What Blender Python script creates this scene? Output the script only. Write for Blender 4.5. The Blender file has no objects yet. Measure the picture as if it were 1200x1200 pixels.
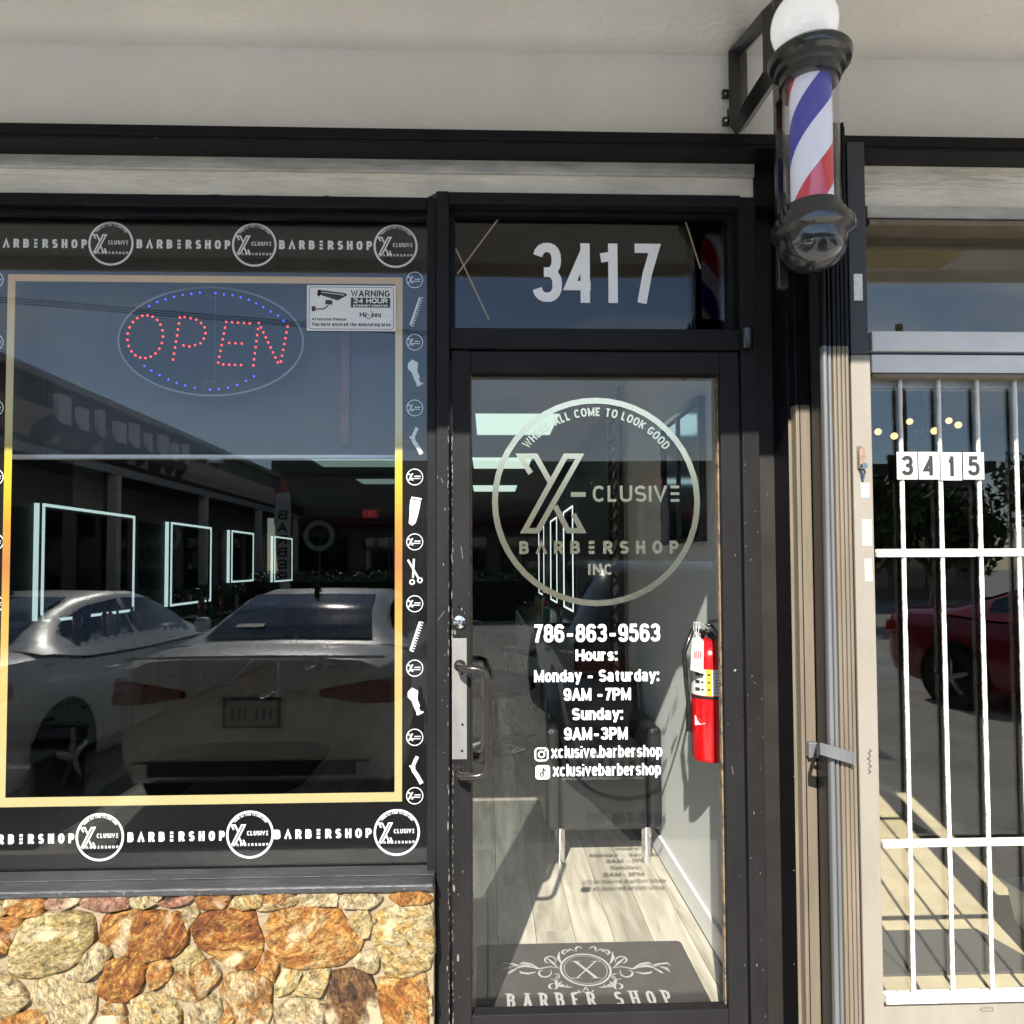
import bpy, math, random
from mathutils import Vector, Matrix
random.seed(7)
R = math.radians
sc = bpy.context.scene
COL = sc.collection

# ------------------------------------------------------------------ camera, sky, sun, exposure
EYE = Vector((0.0, -2.25, 1.47))
FPX, YAW, PITCH, ROLL, PY0 = 860.0, R(1.87), R(2.0), R(0.24), 632.0
_F = Vector((math.sin(YAW)*math.cos(PITCH), math.cos(YAW)*math.cos(PITCH), math.sin(PITCH)))
_R0 = Vector((math.cos(YAW), -math.sin(YAW), 0.0))
_U0 = _R0.cross(_F)
_R = _R0*math.cos(ROLL) - _U0*math.sin(ROLL)
_U = _U0*math.cos(ROLL) + _R0*math.sin(ROLL)
cam_d = bpy.data.cameras.new('camera')
cam = bpy.data.objects.new('camera', cam_d)
COL.objects.link(cam)
cam.matrix_world = Matrix(((_R.x, _U.x, -_F.x, EYE.x), (_R.y, _U.y, -_F.y, EYE.y), (_R.z, _U.z, -_F.z, EYE.z), (0, 0, 0, 1)))
cam_d.sensor_width = 36.0
cam_d.lens = FPX/1200*36.0
cam_d.shift_y = (PY0-600)/1200
cam_d.clip_start = 0.05
cam_d.clip_end = 600
sc.camera = cam

SUNV = Vector((0.31, 1.26, -0.953)).normalized()
w = bpy.data.worlds.new('World')
sc.world = w
w.use_nodes = True
nt = w.node_tree
nt.nodes.clear()
sky = nt.nodes.new('ShaderNodeTexSky')
sky.sky_type = 'NISHITA'
sky.sun_disc = False
sky.sun_elevation = math.asin(-SUNV.z)
sky.sun_rotation = math.atan2(-SUNV.x, -SUNV.y)
sky.air_density = 1.0
sky.dust_density = 0.1
sky.ozone_density = 2.0
tc = nt.nodes.new('ShaderNodeTexCoord')
mp = nt.nodes.new('ShaderNodeMapping'); mp.inputs['Scale'].default_value = (1, 1, 3.0)
cn = nt.nodes.new('ShaderNodeTexNoise'); cn.inputs['Scale'].default_value = 2.4; cn.inputs['Detail'].default_value = 9; cn.inputs['Roughness'].default_value = .6
cr = nt.nodes.new('ShaderNodeValToRGB'); cr.color_ramp.elements[0].position = .47; cr.color_ramp.elements[1].position = .74
mx = nt.nodes.new('ShaderNodeMixRGB'); mx.inputs[2].default_value = (7.5, 7.6, 7.8, 1)
bg = nt.nodes.new('ShaderNodeBackground'); bg.inputs['Strength'].default_value = 0.06
ow = nt.nodes.new('ShaderNodeOutputWorld')
L = nt.links.new
L(tc.outputs['Generated'], mp.inputs['Vector']); L(mp.outputs[0], cn.inputs['Vector']); L(cn.outputs['Fac'], cr.inputs['Fac'])
L(cr.outputs['Color'], mx.inputs['Fac']); L(sky.outputs[0], mx.inputs[1]); L(mx.outputs[0], bg.inputs['Color']); L(bg.outputs[0], ow.inputs['Surface'])

sun_d = bpy.data.lights.new('sun', 'SUN')
sun_d.energy = 2.5
sun_d.angle = R(0.5)
sun_d.color = (1.0, 0.94, 0.85)
sun = bpy.data.objects.new('sun', sun_d)
COL.objects.link(sun)
sun.rotation_euler = SUNV.to_track_quat('-Z', 'Y').to_euler()
sun.location = (-3, -12, 10)

sc.view_settings.view_transform = 'Standard'
sc.view_settings.look = 'None'
sc.view_settings.gamma = 1
sc.view_settings.exposure = 2.08
sc.view_settings.use_curve_mapping = False
sc.render.engine = 'CYCLES'
sc.cycles.max_bounces = 12
sc.cycles.transparent_max_bounces = 24
sc.cycles.use_denoising = True
sc.cycles.caustics_reflective = False
sc.cycles.caustics_refractive = False
sc.cycles.sample_clamp_indirect = 8

# ------------------------------------------------------------------ helpers
def at(px, py, y):
    """pixel of the photograph -> the point of the plane Y = y it shows"""
    d = _F + _R*((px-600)/FPX) + _U*((PY0-py)/FPX)
    t = (y-EYE.y)/d.y
    return EYE + d*t
def ax(px, py, y): return at(px, py, y).x
def az(px, py, y): return at(px, py, y).z

MATS = {}
def nodes_of(m):
    m.use_nodes = True
    t = m.node_tree
    return t, t.nodes, t.links.new, next(n for n in t.nodes if n.type == 'BSDF_PRINCIPLED')

def mat(name, col, rough=.6, metal=0., var=None, bump=None, emit=None, coat=0., rnd=0., spots=None, spec=None, stretch=(1, 1, 1), trans=0):
    """var=(scale, amount) colour variation; bump=(scale, strength); spots=(scale, threshold, colour) flecks of wear; rnd=per-object shade"""
    if name in MATS: return MATS[name]
    m = bpy.data.materials.new(name)
    t, N, L, b = nodes_of(m)
    c = (*col, 1)
    b.inputs['Base Color'].default_value = c
    b.inputs['Roughness'].default_value = rough
    b.inputs['Metallic'].default_value = metal
    if coat: b.inputs['Coat Weight'].default_value = coat; b.inputs['Coat Roughness'].default_value = .05
    if spec is not None: b.inputs['Specular IOR Level'].default_value = spec
    if trans: b.inputs['Transmission Weight'].default_value = trans
    if emit:
        b.inputs['Emission Color'].default_value = (*emit[0], 1); b.inputs['Emission Strength'].default_value = emit[1]
    tcn = mpn = None
    def coords():
        nonlocal tcn, mpn
        if tcn is None:
            tcn = N.new('ShaderNodeTexCoord'); mpn = N.new('ShaderNodeMapping'); mpn.inputs['Scale'].default_value = stretch
            L(tcn.outputs['Object'], mpn.inputs['Vector'])
        return mpn.outputs[0]
    cur = None
    if var:
        n = N.new('ShaderNodeTexNoise'); n.inputs['Scale'].default_value = var[0]; n.inputs['Detail'].default_value = 6; n.inputs['Roughness'].default_value = .65
        L(coords(), n.inputs['Vector'])
        r = N.new('ShaderNodeValToRGB')
        a = var[1]
        r.color_ramp.elements[0].position = .3; r.color_ramp.elements[1].position = .7
        r.color_ramp.elements[0].color = (*[max(0, x*(1-a)) for x in col], 1)
        r.color_ramp.elements[1].color = (*[min(1, x*(1+a)) for x in col], 1)
        L(n.outputs['Fac'], r.inputs['Fac']); cur = r.outputs['Color']
        rr = N.new('ShaderNodeMapRange'); rr.inputs['To Min'].default_value = max(.02, rough*.8); rr.inputs['To Max'].default_value = min(1, rough*1.2)
        L(n.outputs['Fac'], rr.inputs['Value']); L(rr.outputs[0], b.inputs['Roughness'])
    if rnd:
        oi = N.new('ShaderNodeObjectInfo'); mr = N.new('ShaderNodeMapRange'); mr.inputs['To Min'].default_value = 1-rnd; mr.inputs['To Max'].default_value = 1+rnd
        hs = N.new('ShaderNodeHueSaturation'); hs.inputs['Color'].default_value = c
        L(oi.outputs['Random'], mr.inputs['Value']); L(mr.outputs[0], hs.inputs['Value'])
        if cur: L(cur, hs.inputs['Color'])
        cur = hs.outputs['Color']
    if spots:
        for (s, th, sc_) in (spots if isinstance(spots, list) else [spots]):
            n = N.new('ShaderNodeTexNoise'); n.inputs['Scale'].default_value = s; n.inputs['Detail'].default_value = 4; n.inputs['Roughness'].default_value = .7
            L(coords(), n.inputs['Vector'])
            g = N.new('ShaderNodeMapRange'); g.inputs['From Min'].default_value = th; g.inputs['From Max'].default_value = th+.02
            L(n.outputs['Fac'], g.inputs['Value'])
            x = N.new('ShaderNodeMixRGB'); x.inputs[1].default_value = c; x.inputs[2].default_value = (*sc_, 1)
            L(g.outputs[0], x.inputs['Fac'])
            if cur: L(cur, x.inputs[1])
            cur = x.outputs[0]
    if cur: L(cur, b.inputs['Base Color'])
    if bump:
        n = N.new('ShaderNodeTexNoise'); n.inputs['Scale'].default_value = bump[0]; n.inputs['Detail'].default_value = 5
        L(coords(), n.inputs['Vector'])
        bp = N.new('ShaderNodeBump'); bp.inputs['Strength'].default_value = bump[1]; bp.inputs['Distance'].default_value = .01
        L(n.outputs['Fac'], bp.inputs['Height']); L(bp.outputs[0], b.inputs['Normal'])
    MATS[name] = m
    return m

def glass(name, tint=(1, 1, 1), boost=1.0, ior=1.5, bumpy=0.):
    """thin pane: see-through, with a Fresnel mirror image of whatever stands in front of it"""
    m = bpy.data.materials.new(name); m.use_nodes = True
    t = m.node_tree; t.nodes.clear(); N = t.nodes; L = t.links.new
    o = N.new('ShaderNodeOutputMaterial'); mxs = N.new('ShaderNodeMixShader'); tr = N.new('ShaderNodeBsdfTransparent'); gl = N.new('ShaderNodeBsdfGlossy')
    tr.inputs['Color'].default_value = (*tint, 1); gl.inputs['Roughness'].default_value = 0.0; gl.inputs['Color'].default_value = (1, 1, 1, 1)
    # mirror share after Schlick, the same from both sides of the pane
    ge = N.new('ShaderNodeNewGeometry'); dt = N.new('ShaderNodeVectorMath'); dt.operation = 'DOT_PRODUCT'
    L(ge.outputs['Incoming'], dt.inputs[0]); L(ge.outputs['Normal'], dt.inputs[1])
    ab = N.new('ShaderNodeMath'); ab.operation = 'ABSOLUTE'; L(dt.outputs['Value'], ab.inputs[0])
    iv = N.new('ShaderNodeMath'); iv.operation = 'SUBTRACT'; iv.inputs[0].default_value = 1; L(ab.outputs[0], iv.inputs[1])
    pw = N.new('ShaderNodeMath'); pw.operation = 'POWER'; pw.inputs[1].default_value = 5; L(iv.outputs[0], pw.inputs[0])
    r0 = ((ior-1)/(ior+1))**2*boost
    mu = N.new('ShaderNodeMath'); mu.operation = 'MULTIPLY_ADD'; mu.inputs[1].default_value = 1-r0; mu.inputs[2].default_value = r0; mu.use_clamp = True
    L(pw.outputs[0], mu.inputs[0]); L(mu.outputs[0], mxs.inputs['Fac']); L(tr.outputs[0], mxs.inputs[1]); L(gl.outputs[0], mxs.inputs[2]); L(mxs.outputs[0], o.inputs['Surface'])
    if bumpy:
        tcn = N.new('ShaderNodeTexCoord'); n = N.new('ShaderNodeTexNoise'); n.inputs['Scale'].default_value = 1.3; n.inputs['Detail'].default_value = 1
        bp = N.new('ShaderNodeBump'); bp.inputs['Strength'].default_value = bumpy; bp.inputs['Distance'].default_value = .02
        L(tcn.outputs['Object'], n.inputs['Vector']); L(n.outputs['Fac'], bp.inputs['Height']); L(bp.outputs[0], gl.inputs['Normal'])
    MATS[name] = m
    return m

ORG = {}
class MB:
    def __init__(s): s.v = []; s.f = []
    def add(s, vs, fs):
        b = len(s.v); s.v += [tuple(v) for v in vs]; s.f += [tuple(i+b for i in f) for f in fs]
        return s
    def box(s, x0, x1, y0, y1, z0, z1):
        if x0 > x1: x0, x1 = x1, x0
        if y0 > y1: y0, y1 = y1, y0
        if z0 > z1: z0, z1 = z1, z0
        return s.add([(x0,y0,z0),(x1,y0,z0),(x1,y1,z0),(x0,y1,z0),(x0,y0,z1),(x1,y0,z1),(x1,y1,z1),(x0,y1,z1)],
              [(0,3,2,1),(4,5,6,7),(0,1,5,4),(1,2,6,5),(2,3,7,6),(3,0,4,7)])
    def prism(s, poly, y0, y1, axis='y'):
        """polygon given in the plane across axis, extruded along it"""
        n = len(poly)
        def p(a, b, h): return (a, h, b) if axis == 'y' else ((h, a, b) if axis == 'x' else (a, b, h))
        vs = [p(a, b, y0) for a, b in poly] + [p(a, b, y1) for a, b in poly]
        fs = [tuple(range(n)), tuple(range(2*n-1, n-1, -1))] + [(i, i+n, (i+1) % n+n, (i+1) % n) for i in range(n)]
        return s.add(vs, fs)
    def tube(s, pts, r, n=10, closed=False, cap=True):
        pts = [Vector(p) for p in pts]; k = len(pts); rs = r if isinstance(r, (list, tuple)) else [r]*k
        base = len(s.v); prev = None
        for i, p in enumerate(pts):
            a = pts[(i-1) % k] if (i > 0 or closed) else p
            c = pts[(i+1) % k] if (i < k-1 or closed) else p
            t = (c-a).normalized()
            if prev is None:
                u = t.cross(Vector((0, 0, 1)))
                if u.length < .1: u = t.cross(Vector((1, 0, 0)))
            else: u = prev - t*prev.dot(t)
            u.normalize(); prev = u; v = t.cross(u)
            for j in range(n):
                q = 2*math.pi*j/n
                s.v.append(tuple(p + (u*math.cos(q)+v*math.sin(q))*rs[i]))
        for i in range(k if closed else k-1):
            for j in range(n):
                a = base+i*n+j; b2 = base+i*n+(j+1) % n; c = base+((i+1) % k)*n+(j+1) % n; d = base+((i+1) % k)*n+j
                s.f.append((a, b2, c, d))
        if cap and not closed:
            s.f.append(tuple(base+j for j in range(n-1, -1, -1))); s.f.append(tuple(base+(k-1)*n+j for j in range(n)))
        return s
    def lathe(s, prof, c, n=24, axis='z'):
        """prof = [(radius, height)] turned about an axis through c"""
        c = Vector(c); base = len(s.v)
        for r, h in prof:
            for j in range(n):
                q = 2*math.pi*j/n; a, b2 = r*math.cos(q), r*math.sin(q)
                s.v.append(tuple(c + (Vector((a, b2, h)) if axis == 'z' else Vector((a, h, b2)) if axis == 'y' else Vector((h, a, b2)))))
        for i in range(len(prof)-1):
            for j in range(n):
                s.f.append((base+i*n+j, base+i*n+(j+1) % n, base+(i+1)*n+(j+1) % n, base+(i+1)*n+j))
        if prof[0][0] > 1e-5: s.f.append(tuple(base+j for j in range(n-1, -1, -1)))
        if prof[-1][0] > 1e-5: s.f.append(tuple(base+(len(prof)-1)*n+j for j in range(n)))
        return s
    def loft(s, secs, close=True, caps=True):
        n = len(secs[0]); base = len(s.v)
        for q in secs: s.v += [tuple(p) for p in q]
        for i in range(len(secs)-1):
            for j in range(n if close else n-1):
                s.f.append((base+i*n+j, base+i*n+(j+1) % n, base+(i+1)*n+(j+1) % n, base+(i+1)*n+j))
        if caps:
            s.f.append(tuple(base+j for j in range(n-1, -1, -1))); s.f.append(tuple(base+(len(secs)-1)*n+j for j in range(n)))
        return s
    def ribbon(s, pts, w, y, closed=False):
        """flat stroke of width w along 2D points (x, z) in the plane y"""
        P = [Vector(p) for p in pts]
        if closed and (P[0]-P[-1]).length < 1e-6: P.pop()
        Q = [P[0]]
        for p in P[1:]:
            if (p-Q[-1]).length > 1e-6: Q.append(p)
        P = Q; k = len(P)
        if k < 2: return s
        base = len(s.v)
        for i in range(k):
            d0 = (P[i]-P[i-1]) if (i > 0 or closed) else (P[1]-P[0])
            d1 = (P[(i+1) % k]-P[i]) if (i < k-1 or closed) else (P[-1]-P[-2])
            d0.normalize(); d1.normalize()
            n0 = Vector((-d0.y, d0.x)); n1 = Vector((-d1.y, d1.x)); m = n0+n1
            if m.length < .2: m = n0
            m.normalize(); sc_ = min(1/max(.35, m.dot(n0)), 1.9)
            a = P[i]+m*(w/2*sc_); b2 = P[i]-m*(w/2*sc_)
            s.v += [(a.x, y, a.y), (b2.x, y, b2.y)]
        for i in range(k if closed else k-1):
            a = base+2*i; c = base+2*((i+1) % k)
            s.f.append((a, a+1, c+1, c))
        return s
    def disc(s, cx, cz, rx, rz, y, n=24):
        b = len(s.v); s.v += [(cx+rx*math.cos(2*math.pi*i/n), y, cz+rz*math.sin(2*math.pi*i/n)) for i in range(n)]
        s.f.append(tuple(range(b, b+n))); return s
    def face(s, pts): return s.add(pts, [tuple(range(len(pts)))])
    def build(s, name, m, parent=None, smooth=0, bevel=0, seg=2, label=None, kind=None):
        me = bpy.data.meshes.new(name)
        off = ORG.get(parent.name, Vector()) if parent is not None else Vector()
        me.from_pydata([(a-off.x, b-off.y, c-off.z) for a, b, c in s.v], [], s.f)
        me.update()
        o = bpy.data.objects.new(name, me); COL.objects.link(o)
        me.materials.append(m)
        if smooth:
            me.polygons.foreach_set('use_smooth', [True]*len(me.polygons))
            me.set_sharp_from_angle(angle=R(smooth))
        if parent is not None: o.parent = parent; ORG[o.name] = off
        if bevel:
            bm_ = o.modifiers.new('bevel', 'BEVEL'); bm_.width = bevel; bm_.segments = seg; bm_.limit_method = 'ANGLE'; bm_.angle_limit = R(40)
        if label: o['label'] = label
        if kind: o['kind'] = kind
        return o

def thing(name, label, cat, loc=(0, 0, 0), group=None):
    o = bpy.data.objects.new(name, None); COL.objects.link(o); o.location = loc; o.empty_display_size = .1
    ORG[o.name] = Vector(loc); o['label'] = label; o['category'] = cat
    if group: o['group'] = group
    return o
def tag(o, label=None, cat=None, group=None, kind=None):
    for k, v in (('label', label), ('category', cat), ('group', group), ('kind', kind)):
        if v: o[k] = v
    return o
def struct(name, mb, m, label=None, **k):
    o = mb.build(name, m, **k); o['kind'] = 'structure'
    if label: o['label'] = label
    return o
def dup(root, loc, rz=None, label=None):
    r = root.copy(); COL.objects.link(r); r.location = loc
    if rz is not None: r.rotation_euler = (0, 0, rz)
    if label: r['label'] = label
    for ch in list(root.children):
        c = ch.copy(); COL.objects.link(c); c.parent = r
        for g in list(ch.children):
            d = g.copy(); COL.objects.link(d); d.parent = c
    return r

# ------------------------------------------------------------------ stroke lettering
def E(cx, cy, rx, ry, a0, a1, n=12, e=2.35):
    o = []
    for i in range(n+1):
        a = R(a0+(a1-a0)*i/n); c, s_ = math.cos(a), math.sin(a)
        o.append((cx+rx*math.copysign(abs(c)**(2/e), c), cy+ry*math.copysign(abs(s_)**(2/e), s_)))
    return o
def C(*a): return ('c', E(*a, n=24))
_st = [(0, 0), (0, 1)]
GL = {
 '0': (.5, [C(.5,.5,.5,.5,90,450)]), '1': (.32, [[(.8,0),(.8,1)], [(-.1,.80),(.45,.825),(.8,.85)]]),
 '2': (.5, [E(.5,.7,.5,.3,170,-25)+[(0,0),(1,0)]]), '3': (.5, [E(.48,.755,.48,.245,165,-88)+[(.32,.51)], [(.32,.515)]+E(.48,.265,.52,.25,88,-165)]),
 '4': (.55, [[(.74,0),(.74,1)], [(.74,.93),(0,.25),(1,.25)]]), '5': (.5, [[(.95,1),(.14,1),(.06,.5)], E(.46,.32,.54,.32,140,-165)]),
 '6': (.5, [C(.5,.3,.5,.3,0,360), E(.5,.74,.5,.26,15,180)+[(0,.3)]]), '7': (.5, [[(0,1),(1,1),(.62,.5),(.38,0)]]),
 '8': (.5, [C(.5,.76,.45,.24,0,360), C(.5,.27,.5,.27,0,360)]), '9': (.5, [C(.5,.7,.5,.3,0,360), E(.5,.26,.5,.26,-165,0)+[(1,.7)]]),
 'A': (.62, [[(0,0),(.5,1)], [(.5,1),(1,0)], [(.2,.28),(.8,.28)]]), 'Λ': (.66, [[(0,0),(.5,1),(1,0)]]),
 'B': (.55, [_st, [(0,1),(.5,1)]+E(.5,.76,.42,.24,90,-90)+[(0,.52)], [(0,.52),(.5,.52)]+E(.52,.26,.48,.26,90,-90)+[(0,0)]]),
 'C': (.56, [E(.5,.5,.5,.5,40,320)]), 'D': (.57, [_st, [(0,1),(.4,1)]+E(.4,.5,.6,.5,90,-90)+[(0,0)]]),
 'E': (.46, [[(1,1),(0,1),(0,0),(1,0)], [(0,.5),(.85,.5)]]), 'Ξ': (.5, [[(0,1),(1,1)], [(0,.5),(1,.5)], [(0,0),(1,0)]]),
 'F': (.45, [[(1,1),(0,1),(0,0)], [(0,.5),(.85,.5)]]), 'G': (.58, [E(.5,.5,.5,.5,42,340)+[(1,.42),(.55,.42)]]),
 'H': (.55, [_st, [(1,0),(1,1)], [(0,.5),(1,.5)]]), 'I': (0, [_st]), 'K': (.56, [_st, [(1,1),(0,.4)], [(.32,.6),(1,0)]]),
 'L': (.42, [[(0,1),(0,0),(1,0)]]), 'M': (.72, [[(0,0),(0,1)], [(0,.96),(.5,.1),(1,.96)], [(1,1),(1,0)]]), 'N': (.56, [_st, [(0,.95),(1,.05)], [(1,0),(1,1)]]),
 'O': (.6, [C(.5,.5,.5,.5,90,450)]), 'P': (.52, [_st, [(0,1),(.5,1)]+E(.5,.72,.5,.28,90,-90)+[(0,.44)]]),
 'R': (.55, [_st, [(0,1),(.5,1)]+E(.5,.73,.46,.27,90,-90)+[(0,.46)], [(.5,.46),(1,0)]]),
 'S': (.52, [E(.5,.75,.47,.25,25,270), E(.5,.25,.5,.25,90,-155)]), 'T': (.55, [[(0,1),(1,1)], [(.5,1),(.5,0)]]),
 'U': (.55, [[(0,1),(0,.3)]+E(.5,.3,.5,.3,180,360)+[(1,1)]]), 'V': (.6, [[(0,1),(.5,0),(1,1)]]), 'W': (.85, [[(0,1),(.25,0),(.5,.9),(.75,0),(1,1)]]),
 'X': (.6, [[(0,0),(1,1)], [(0,1),(1,0)]]), 'Y': (.6, [[(0,1),(.5,.45),(1,1)], [(.5,.5),(.5,0)]]),
 'a': (.42, [E(.45,.54,.42,.2,155,0)+[(.9,0)], [(.9,.44),(.4,.41)]+E(.4,.205,.4,.205,90,270)+[(.9,.12)]]),
 'b': (.42, [_st, C(.5,.37,.5,.37,0,360)]), 'c': (.42, [E(.5,.37,.5,.37,45,315)]), 'd': (.42, [[(1,0),(1,1)], C(.5,.37,.5,.37,0,360)]),
 'e': (.42, [E(.5,.37,.5,.37,0,318), [(0,.38),(1,.38)]]), 'g': (.42, [C(.5,.37,.5,.37,0,360), [(1,.74),(1,-.1)]+E(.5,-.08,.5,.2,0,-150)]),
 'h': (.4, [_st, E(.5,.46,.5,.28,170,0)+[(1,0)]]), 'i': (0, [[(0,0),(0,.70)], [(0,.93),(0,1.06)]]), 'l': (0, [_st]), 'm': (.7, [[(0,0),(0,.74)], E(.25,.5,.25,.24,170,0)+[(.5,0)], E(.75,.5,.25,.24,170,0)+[(1,0)]]),
 'n': (.4, [[(0,0),(0,.74)], E(.5,.46,.5,.28,170,0)+[(1,0)]]), 'o': (.43, [C(.5,.37,.5,.37,0,360)]), 'p': (.42, [[(0,-.28),(0,.74)], C(.5,.37,.5,.37,0,360)]),
 'r': (.27, [[(0,0),(0,.74)], [(0,.5),(.35,.71),(1.1,.72)]]), 's': (.4, [E(.5,.555,.45,.185,25,270), E(.5,.19,.48,.19,90,-155)]),
 't': (.3, [[(.4,.97),(.4,.2)]+E(.9,.18,.5,.18,180,270,5), [(-.15,.7),(1.05,.7)]]), 'u': (.4, [[(0,.74),(0,.28)]+E(.5,.28,.5,.28,180,350), [(1,0),(1,.74)]]),
 'v': (.44, [[(0,.74),(.5,0),(1,.74)]]), 'w': (.7, [[(0,.74),(.25,0),(.5,.7),(.75,0),(1,.74)]]), 'x': (.44, [[(0,0),(1,.74)], [(0,.74),(1,0)]]), 'y': (.44, [[(0,.74),(.5,.02)], [(1,.74),(.5,.02),(.3,-.27),(0,-.27)]]),
 '-': (.46, [[(0,.38),(1,.38)]]), ':': (0, [[(0,0),(0,.16)], [(0,.58),(0,.74)]]), '.': (0, [[(0,0),(0,.13)]]), ' ': (.1, []),
}
def text_width(s, t, cond, gap):
    return sum(GL[c][0]*cond + t + gap for c in s) - gap
def write(mb, s, xf, y, h, t, width=None, cond=1., gap=.1, lift=.00006, serif=False):
    """letters of cap height h and stroke t*h along local u, v; xf(u, v) gives (x, z); fitted to a width if one is given"""
    if width:
        n = len(s); fixed = n*t + (n-1)*gap; free = sum(GL[c][0] for c in s)
        cond = max(.15, (width/h-fixed)/max(free, .01))
    u = 0
    for c in s:
        wd, strokes = GL[c]; wd *= cond
        for k, st in enumerate(strokes):
            closed = isinstance(st, tuple); pts = st[1] if closed else st
            P = [xf((u+t/2+a*wd)*h, (t/2+b*(1-t))*h) for a, b in pts]
            # run straight ends of stems out to the cap and base lines
            if not closed and len(pts) >= 2:
                for e, q in ((0, 1), (-1, -2)):
                    a, b = Vector(pts[e]), Vector(pts[q])
                    d = a-b
                    if abs(d.x)*max(wd, .05) < .7*abs(d.y) and abs(d.y) > .05 and (abs(a.y) < .02 or abs(a.y-1) < .02 or abs(a.y-.74) < .02 or a.y < -.2):
                        p0 = Vector(P[e]); dd = (p0-Vector(P[q])).normalized(); P[e] = tuple(p0+dd*(t*h*.48))
            mb.ribbon(P, t*h, y-lift*(k+1), closed)
            if serif and not closed:
                for e in (0, -1):
                    a = pts[e]
                    if a[1] < .01 or a[1] > .99:
                        cx = (u+t/2+a[0]*wd)*h; cz = (0 if a[1] < .5 else 1)*h
                        mb.ribbon([xf(cx-.13*h, cz), xf(cx+.13*h, cz)], t*h*.6, y-lift*(k+4))
        u += wd+t+gap
    return (u-gap)*h
def line_text(mb, s, x0, x1, z0, z1, y, t, gap=.09, tilt=0., **k):
    """text filling x0..x1 with base line z0 and cap line z1"""
    h = z1-z0
    return write(mb, s, lambda u, v: (x0+u, z0+v+u*tilt), y, h, t, width=(x1-x0), gap=gap, **k)
# ------------------------------------------------------------------ materials
WALLP = mat('painted_stucco', (.80, .795, .775), .88, var=(2.2, .06), bump=(70, .45), spots=[(9, .74, (.5, .49, .46)), (70, .76, (.4, .38, .35))])
SOFF = mat('painted_soffit', (.76, .735, .69), .92, var=(1.1, .10), bump=(45, .5), spots=[(2.3, .70, (.70, .66, .58)), (55, .765, (.42, .38, .33))])
PLAS = mat('rough_plaster', (.80, .76, .67), .9, var=(7, .2), bump=(30, .7), spots=[(16, .70, (.20, .17, .13))], stretch=(.5, 1, 2))
BLK = mat('black_paint', (.005, .0053, .007), .42, var=(14, .3), spots=[(38, .735, (.2, .2, .19))], spec=.16)
FRM = mat('black_frame_paint', (.014, .014, .0155), .46, var=(10, .18), spots=[(70, .745, (.42, .42, .40))], stretch=(1, 1, .55), bump=(220, .05), spec=.09)
DFR = mat('door_frame_paint', (.0155, .015, .0155), .45, var=(9, .2), spots=[(90, .75, (.45, .44, .42))], stretch=(1, 1, .3), bump=(160, .06), spec=.10)
BRN = mat('brown_black_paint', (.016, .013, .011), .5, var=(8, .2), spots=[(30, .73, (.30, .29, .27))])
SILL = mat('worn_sill_paint', (.036, .037, .040), .5, var=(16, .35), spots=[(22, .70, (.40, .39, .37))], stretch=(.35, 1, 1.5), bump=(60, .4))
BEI = mat('weathered_beige_aluminium', (.15, .122, .088), .55, var=(22, .22), stretch=(1, 1, .12), spots=[(40, .73, (.12, .10, .08))])
CRM = mat('cream_jamb_paint', (.23, .208, .172), .6, var=(9, .12), stretch=(1, 1, .25), spots=[(28, .75, (.2, .18, .15))])
SIL = mat('galvanised_tube', (.13, .135, .14), .5, metal=.2, var=(12, .2), stretch=(1, 1, .15))
GRYM = mat('grey_track_metal', (.03, .03, .03), .45, metal=.3, var=(8, .3), stretch=(1, 1, .2))
WHT = mat('white_gate_paint', (.70, .69, .66), .5, var=(30, .08), bump=(60, .8), spots=[(34, .70, (.38, .31, .24)), (80, .74, (.30, .26, .22))])
RAILP = mat('chalky_white_rail', (.62, .63, .66), .6, var=(8, .1), spots=[(30, .73, (.2, .18, .17))], stretch=(.4, 1, 1))
ALU = mat('bare_aluminium', (.19, .187, .178), .5, metal=.1, var=(25, .15), stretch=(1, 1, .2))
CHR = mat('chrome', (.75, .75, .75), .12, metal=1)
BMET = mat('black_powder_coat', (.012, .012, .013), .28, coat=.5)
BRZ = mat('dark_bronze_metal', (.022, .018, .016), .26, metal=.15, coat=.4)
VIN = mat('black_vinyl_print', (.006, .0055, .0055), .6, var=(4, .15), spec=.1)
WV = mat('white_vinyl', (.82, .82, .83), .5)
BRK = mat('grey_weathered_trim', (.46, .45, .42), .7, var=(20, .3), stretch=(.3, 1, 1), bump=(50, .4))
G_WIN = glass('window_glass', (.96, .97, .97), .66, 1.55, bumpy=.0)
G_DOOR = glass('door_glass', (.975, .985, .98), .62, 1.55, bumpy=.02)
G_TR = glass('transom_glass', (.30, .31, .33), .8, 1.6, bumpy=.25)
G_GATE = glass('neighbour_glass', (.95, .96, .95), .9, 1.6, bumpy=.1)
G_CLR = glass('clear_acrylic', (.94, .95, .96), 1.0, 1.45)

DIM = glass('tint_film', (.46, .49, .50), .05, 1.4)
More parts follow.
